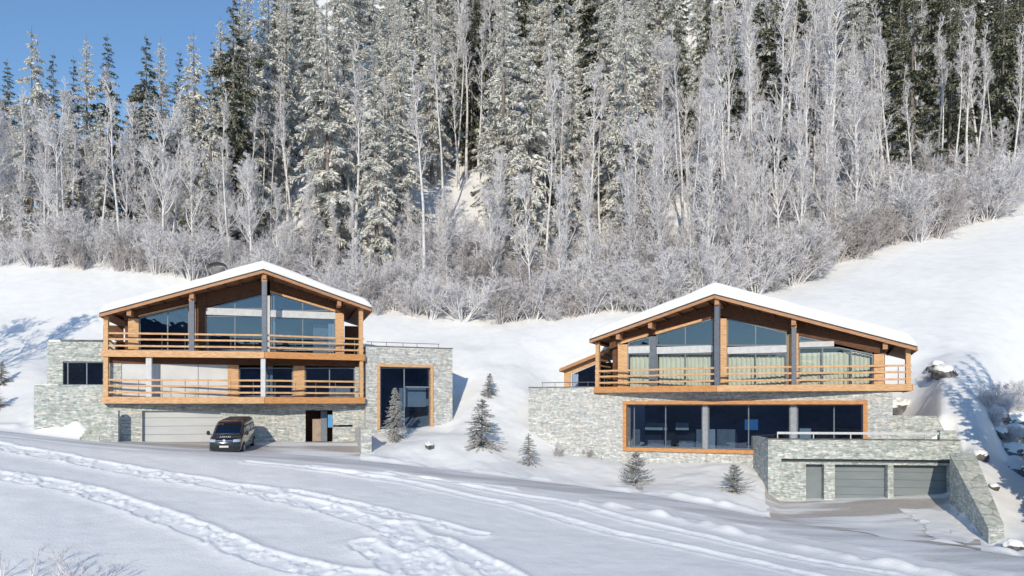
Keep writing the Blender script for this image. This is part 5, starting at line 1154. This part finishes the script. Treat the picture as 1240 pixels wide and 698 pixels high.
for px, py, h, k, lab in ((97, 704, 1.75, 0, 'tallest bare sapling at the lower left corner of the snow'), (122, 706, 1.1, 0, 'bare sapling just right of the tallest one in the lower left'), (66, 702, 1.2, 1, 'thin bare sapling just left of the tallest one in the lower left'),
                       (33, 704, 1.35, 1, 'thin bare sapling near the left edge of the foreground'), (3, 700, 1.3, 1, 'bare stem at the very lower left edge'), (82, 708, .9, 0, 'short twiggy sprout below the tallest foreground sapling')):
    place_bush('bare_sapling', SM[k], 1.6, px, py, h, lab, 'sapling', 1, 'saplings in the lower left corner')
for px, py, h, lab in ((822, 559, .9, 'small brown leafless shrub under the middle of the long orange framed window'), (853, 559, .7, 'low brown leafless shrub under the long window, nearer the garage block'), (712, 558, .8, 'faint leafless shrub against the right chalet stone wall'),
                      (675, 557, .8, 'thin leafless shrub at the left part of the right chalet stone wall'), (774, 594, .45, 'tiny dry twig in the snow by the road below the dwarf pine')):
    place_bush('small_shrub', SM[2], 1.2, px, py, h, lab, 'shrub', .8)
# out of the frame: the trees whose shadows fall across the left meadow and the right bank
place_tree('bare_tree', BT[1], 16, -41.0, 49, 15, 'large bare tree beyond the left edge', 'tree')
place_tree('bare_tree', BT[3], 16, -44.5, 47, 15, 'second large bare tree beyond the left edge', 'tree')
for i, (x, y, h) in enumerate(((25.6, 33, 14), (27.6, 34.5, 15), (30, 35.5, 16), (27, 30.5, 15), (31.5, 39, 15), (26.6, 36, 13), (28.8, 32, 16), (29, 37.5, 14))): place_tree('spruce_tree', SP[3], 24, x, y, h, 'spruce beyond the right edge casting shade on the snow bank', 'spruce', 'spruces beyond the right edge', 1.0)

# boulders and logs
import bmesh
def boulder(px, py, r, lab, flat=.7, cap=True, grp=None):
    x, y = at_px(px, py); z = ground_z(x, y) + r * .15; rt = empty('boulder', (x, y, z), lab, 'boulder', grp); bm = bmesh.new(); bmesh.ops.create_icosphere(bm, subdivisions=4, radius=1)
    sd = random.randrange(1000); A = np.array([v.co for v in bm.verts])
    n1 = vnoise(A[:, 0] + A[:, 2] * .7 + sd, A[:, 1] - A[:, 2] * .5, .7, sd); n2 = vnoise(A[:, 0] * 1.3 + sd, A[:, 2] + A[:, 1], .25, sd + 1)
    k = r * (1 + .7 * n1 + .22 * n2); sc = np.array([random.uniform(.9, 1.4), random.uniform(.8, 1.2), flat])
    for v, a, q in zip(bm.verts, A, k): v.co = Vector(a * q * sc)
    me = bpy.data.meshes.new('stone'); bm.to_mesh(me); me.materials.append(MT['rock']); o = bpy.data.objects.new('stone', me); C.objects.link(o); o.parent = rt
    if cap:
        for v, a, q in zip(bm.verts, A, k):
            up = max(0., a[2] - .15 + .3 * float(n1[v.index] if v.index < len(n1) else 0)); v.co = Vector(a * q * .93 * sc) + Vector((0, 0, r * .42 * min(1, up * 1.6)))
        m2 = bpy.data.meshes.new('snow_cap'); bm.to_mesh(m2); m2.materials.append(MT['snow']); m2.polygons.foreach_set('use_smooth', [True] * len(m2.polygons)); o = bpy.data.objects.new('snow_cap', m2); C.objects.link(o); o.parent = rt
    bm.free(); return rt
gr = 'boulders in the shaded hollow at the right edge'
for px, py, r in ((1204, 507, .6), (1223, 516, .8), (1237, 512, .7), (1210, 530, .5), (1232, 534, 1.0), (1228, 556, .7), (1239, 575, .8)):
    boulder(px, py, r, 'dark rock capped with snow in the shaded hollow at the right edge', grp=gr)
gr2 = 'rocks along the crest beside the flank wall'
for px, py, r in ((1187, 557, .45), (1203, 592, .22)):
    boulder(px, py, r, 'small snowy rock on the bank along the sloping flank wall', grp=gr2)
boulder(1133, 449, .5, 'dark rock on the bank right of the right chalet balcony, left of two'); boulder(1143, 456, .65, 'larger dark rock at the top of the shaded bank beside the right chalet')
boulder(1088, 498, .7, 'grey stone heap in the snow below the right end of the balcony', .8)
boulder(1226, 666, .35, 'dark rock at the foot of the flank wall by the road'); boulder(520, 545, .3, 'small snow covered rock in the mound below the tall window'); boulder(88, 508, .3, 'low snow covered rock below the left wing of the left chalet', .35)
def log(px, py, L_, rz, tilt, lab, r=.18, grp=None):
    x, y = at_px(px, py); z = ground_z(x, y) + .25; rt = empty('fallen_log', (x, y, z), lab, 'log', grp, rz=R(rz)); rt.rotation_euler = (0, R(tilt), R(rz))
    P = np.array([(-L_ / 2 + L_ * i / 6, .08 * math.sin(i * 1.7), .05 * math.cos(i)) for i in range(7)]); me = np_mesh('log_wood', [trunk_tube(P, r, r * .6)], 'bark', True); o = bpy.data.objects.new('log_wood', me); C.objects.link(o); o.parent = rt
    me = np_mesh('snow_strip', [trunk_tube(P + np.array([0, 0, r * .75]), r * .8, r * .5)], 'snow', True); o = bpy.data.objects.new('snow_strip', me); C.objects.link(o); o.parent = rt
for px, py, L_, rz, tl in ((568, 285, 5, 8, -4), (572, 252, 4, -50, -20), (582, 232, 5, 60, -30)):
    log(px, py, L_, rz, tl, 'snowy fallen trunk lying in the bare gully between the spruces', grp='fallen trunks in the gully')
for px, py, L_, rz, tl in ((1182, 250, 7, 10, -5), (1192, 262, 6, 35, -10), (1200, 247, 5, -20, 5)):
    log(px, py, L_, rz, tl, 'snowy felled trunk at the forest edge on the right', .25, grp='felled trunks at the right forest edge')

for px, py, h, k in ((1196, 496, 1.6, 0), (1216, 508, 1.8, 2), (1232, 500, 2.0, 3), (1221, 545, 1.5, 1), (1238, 550, 1.8, 0), (1205, 520, 1.2, 2), (1234, 492, 1.8, 2)):
    place_bush('frosted_shrub', BU[k], 4, px, py, h, 'low frosted shrub among the boulders at the right edge', 'shrub', 1.2, 'shrubs among the boulders')
for px, py, h, k in ((1124, 464, .8, 1), (1092, 494, .7, 1)):
    place_bush('frosted_shrub', BU[k], 4, px, py, h, 'small frosted shrub right of the right chalet balcony, ' + ('upper one' if py < 480 else 'lower one'), 'shrub', 1.2)
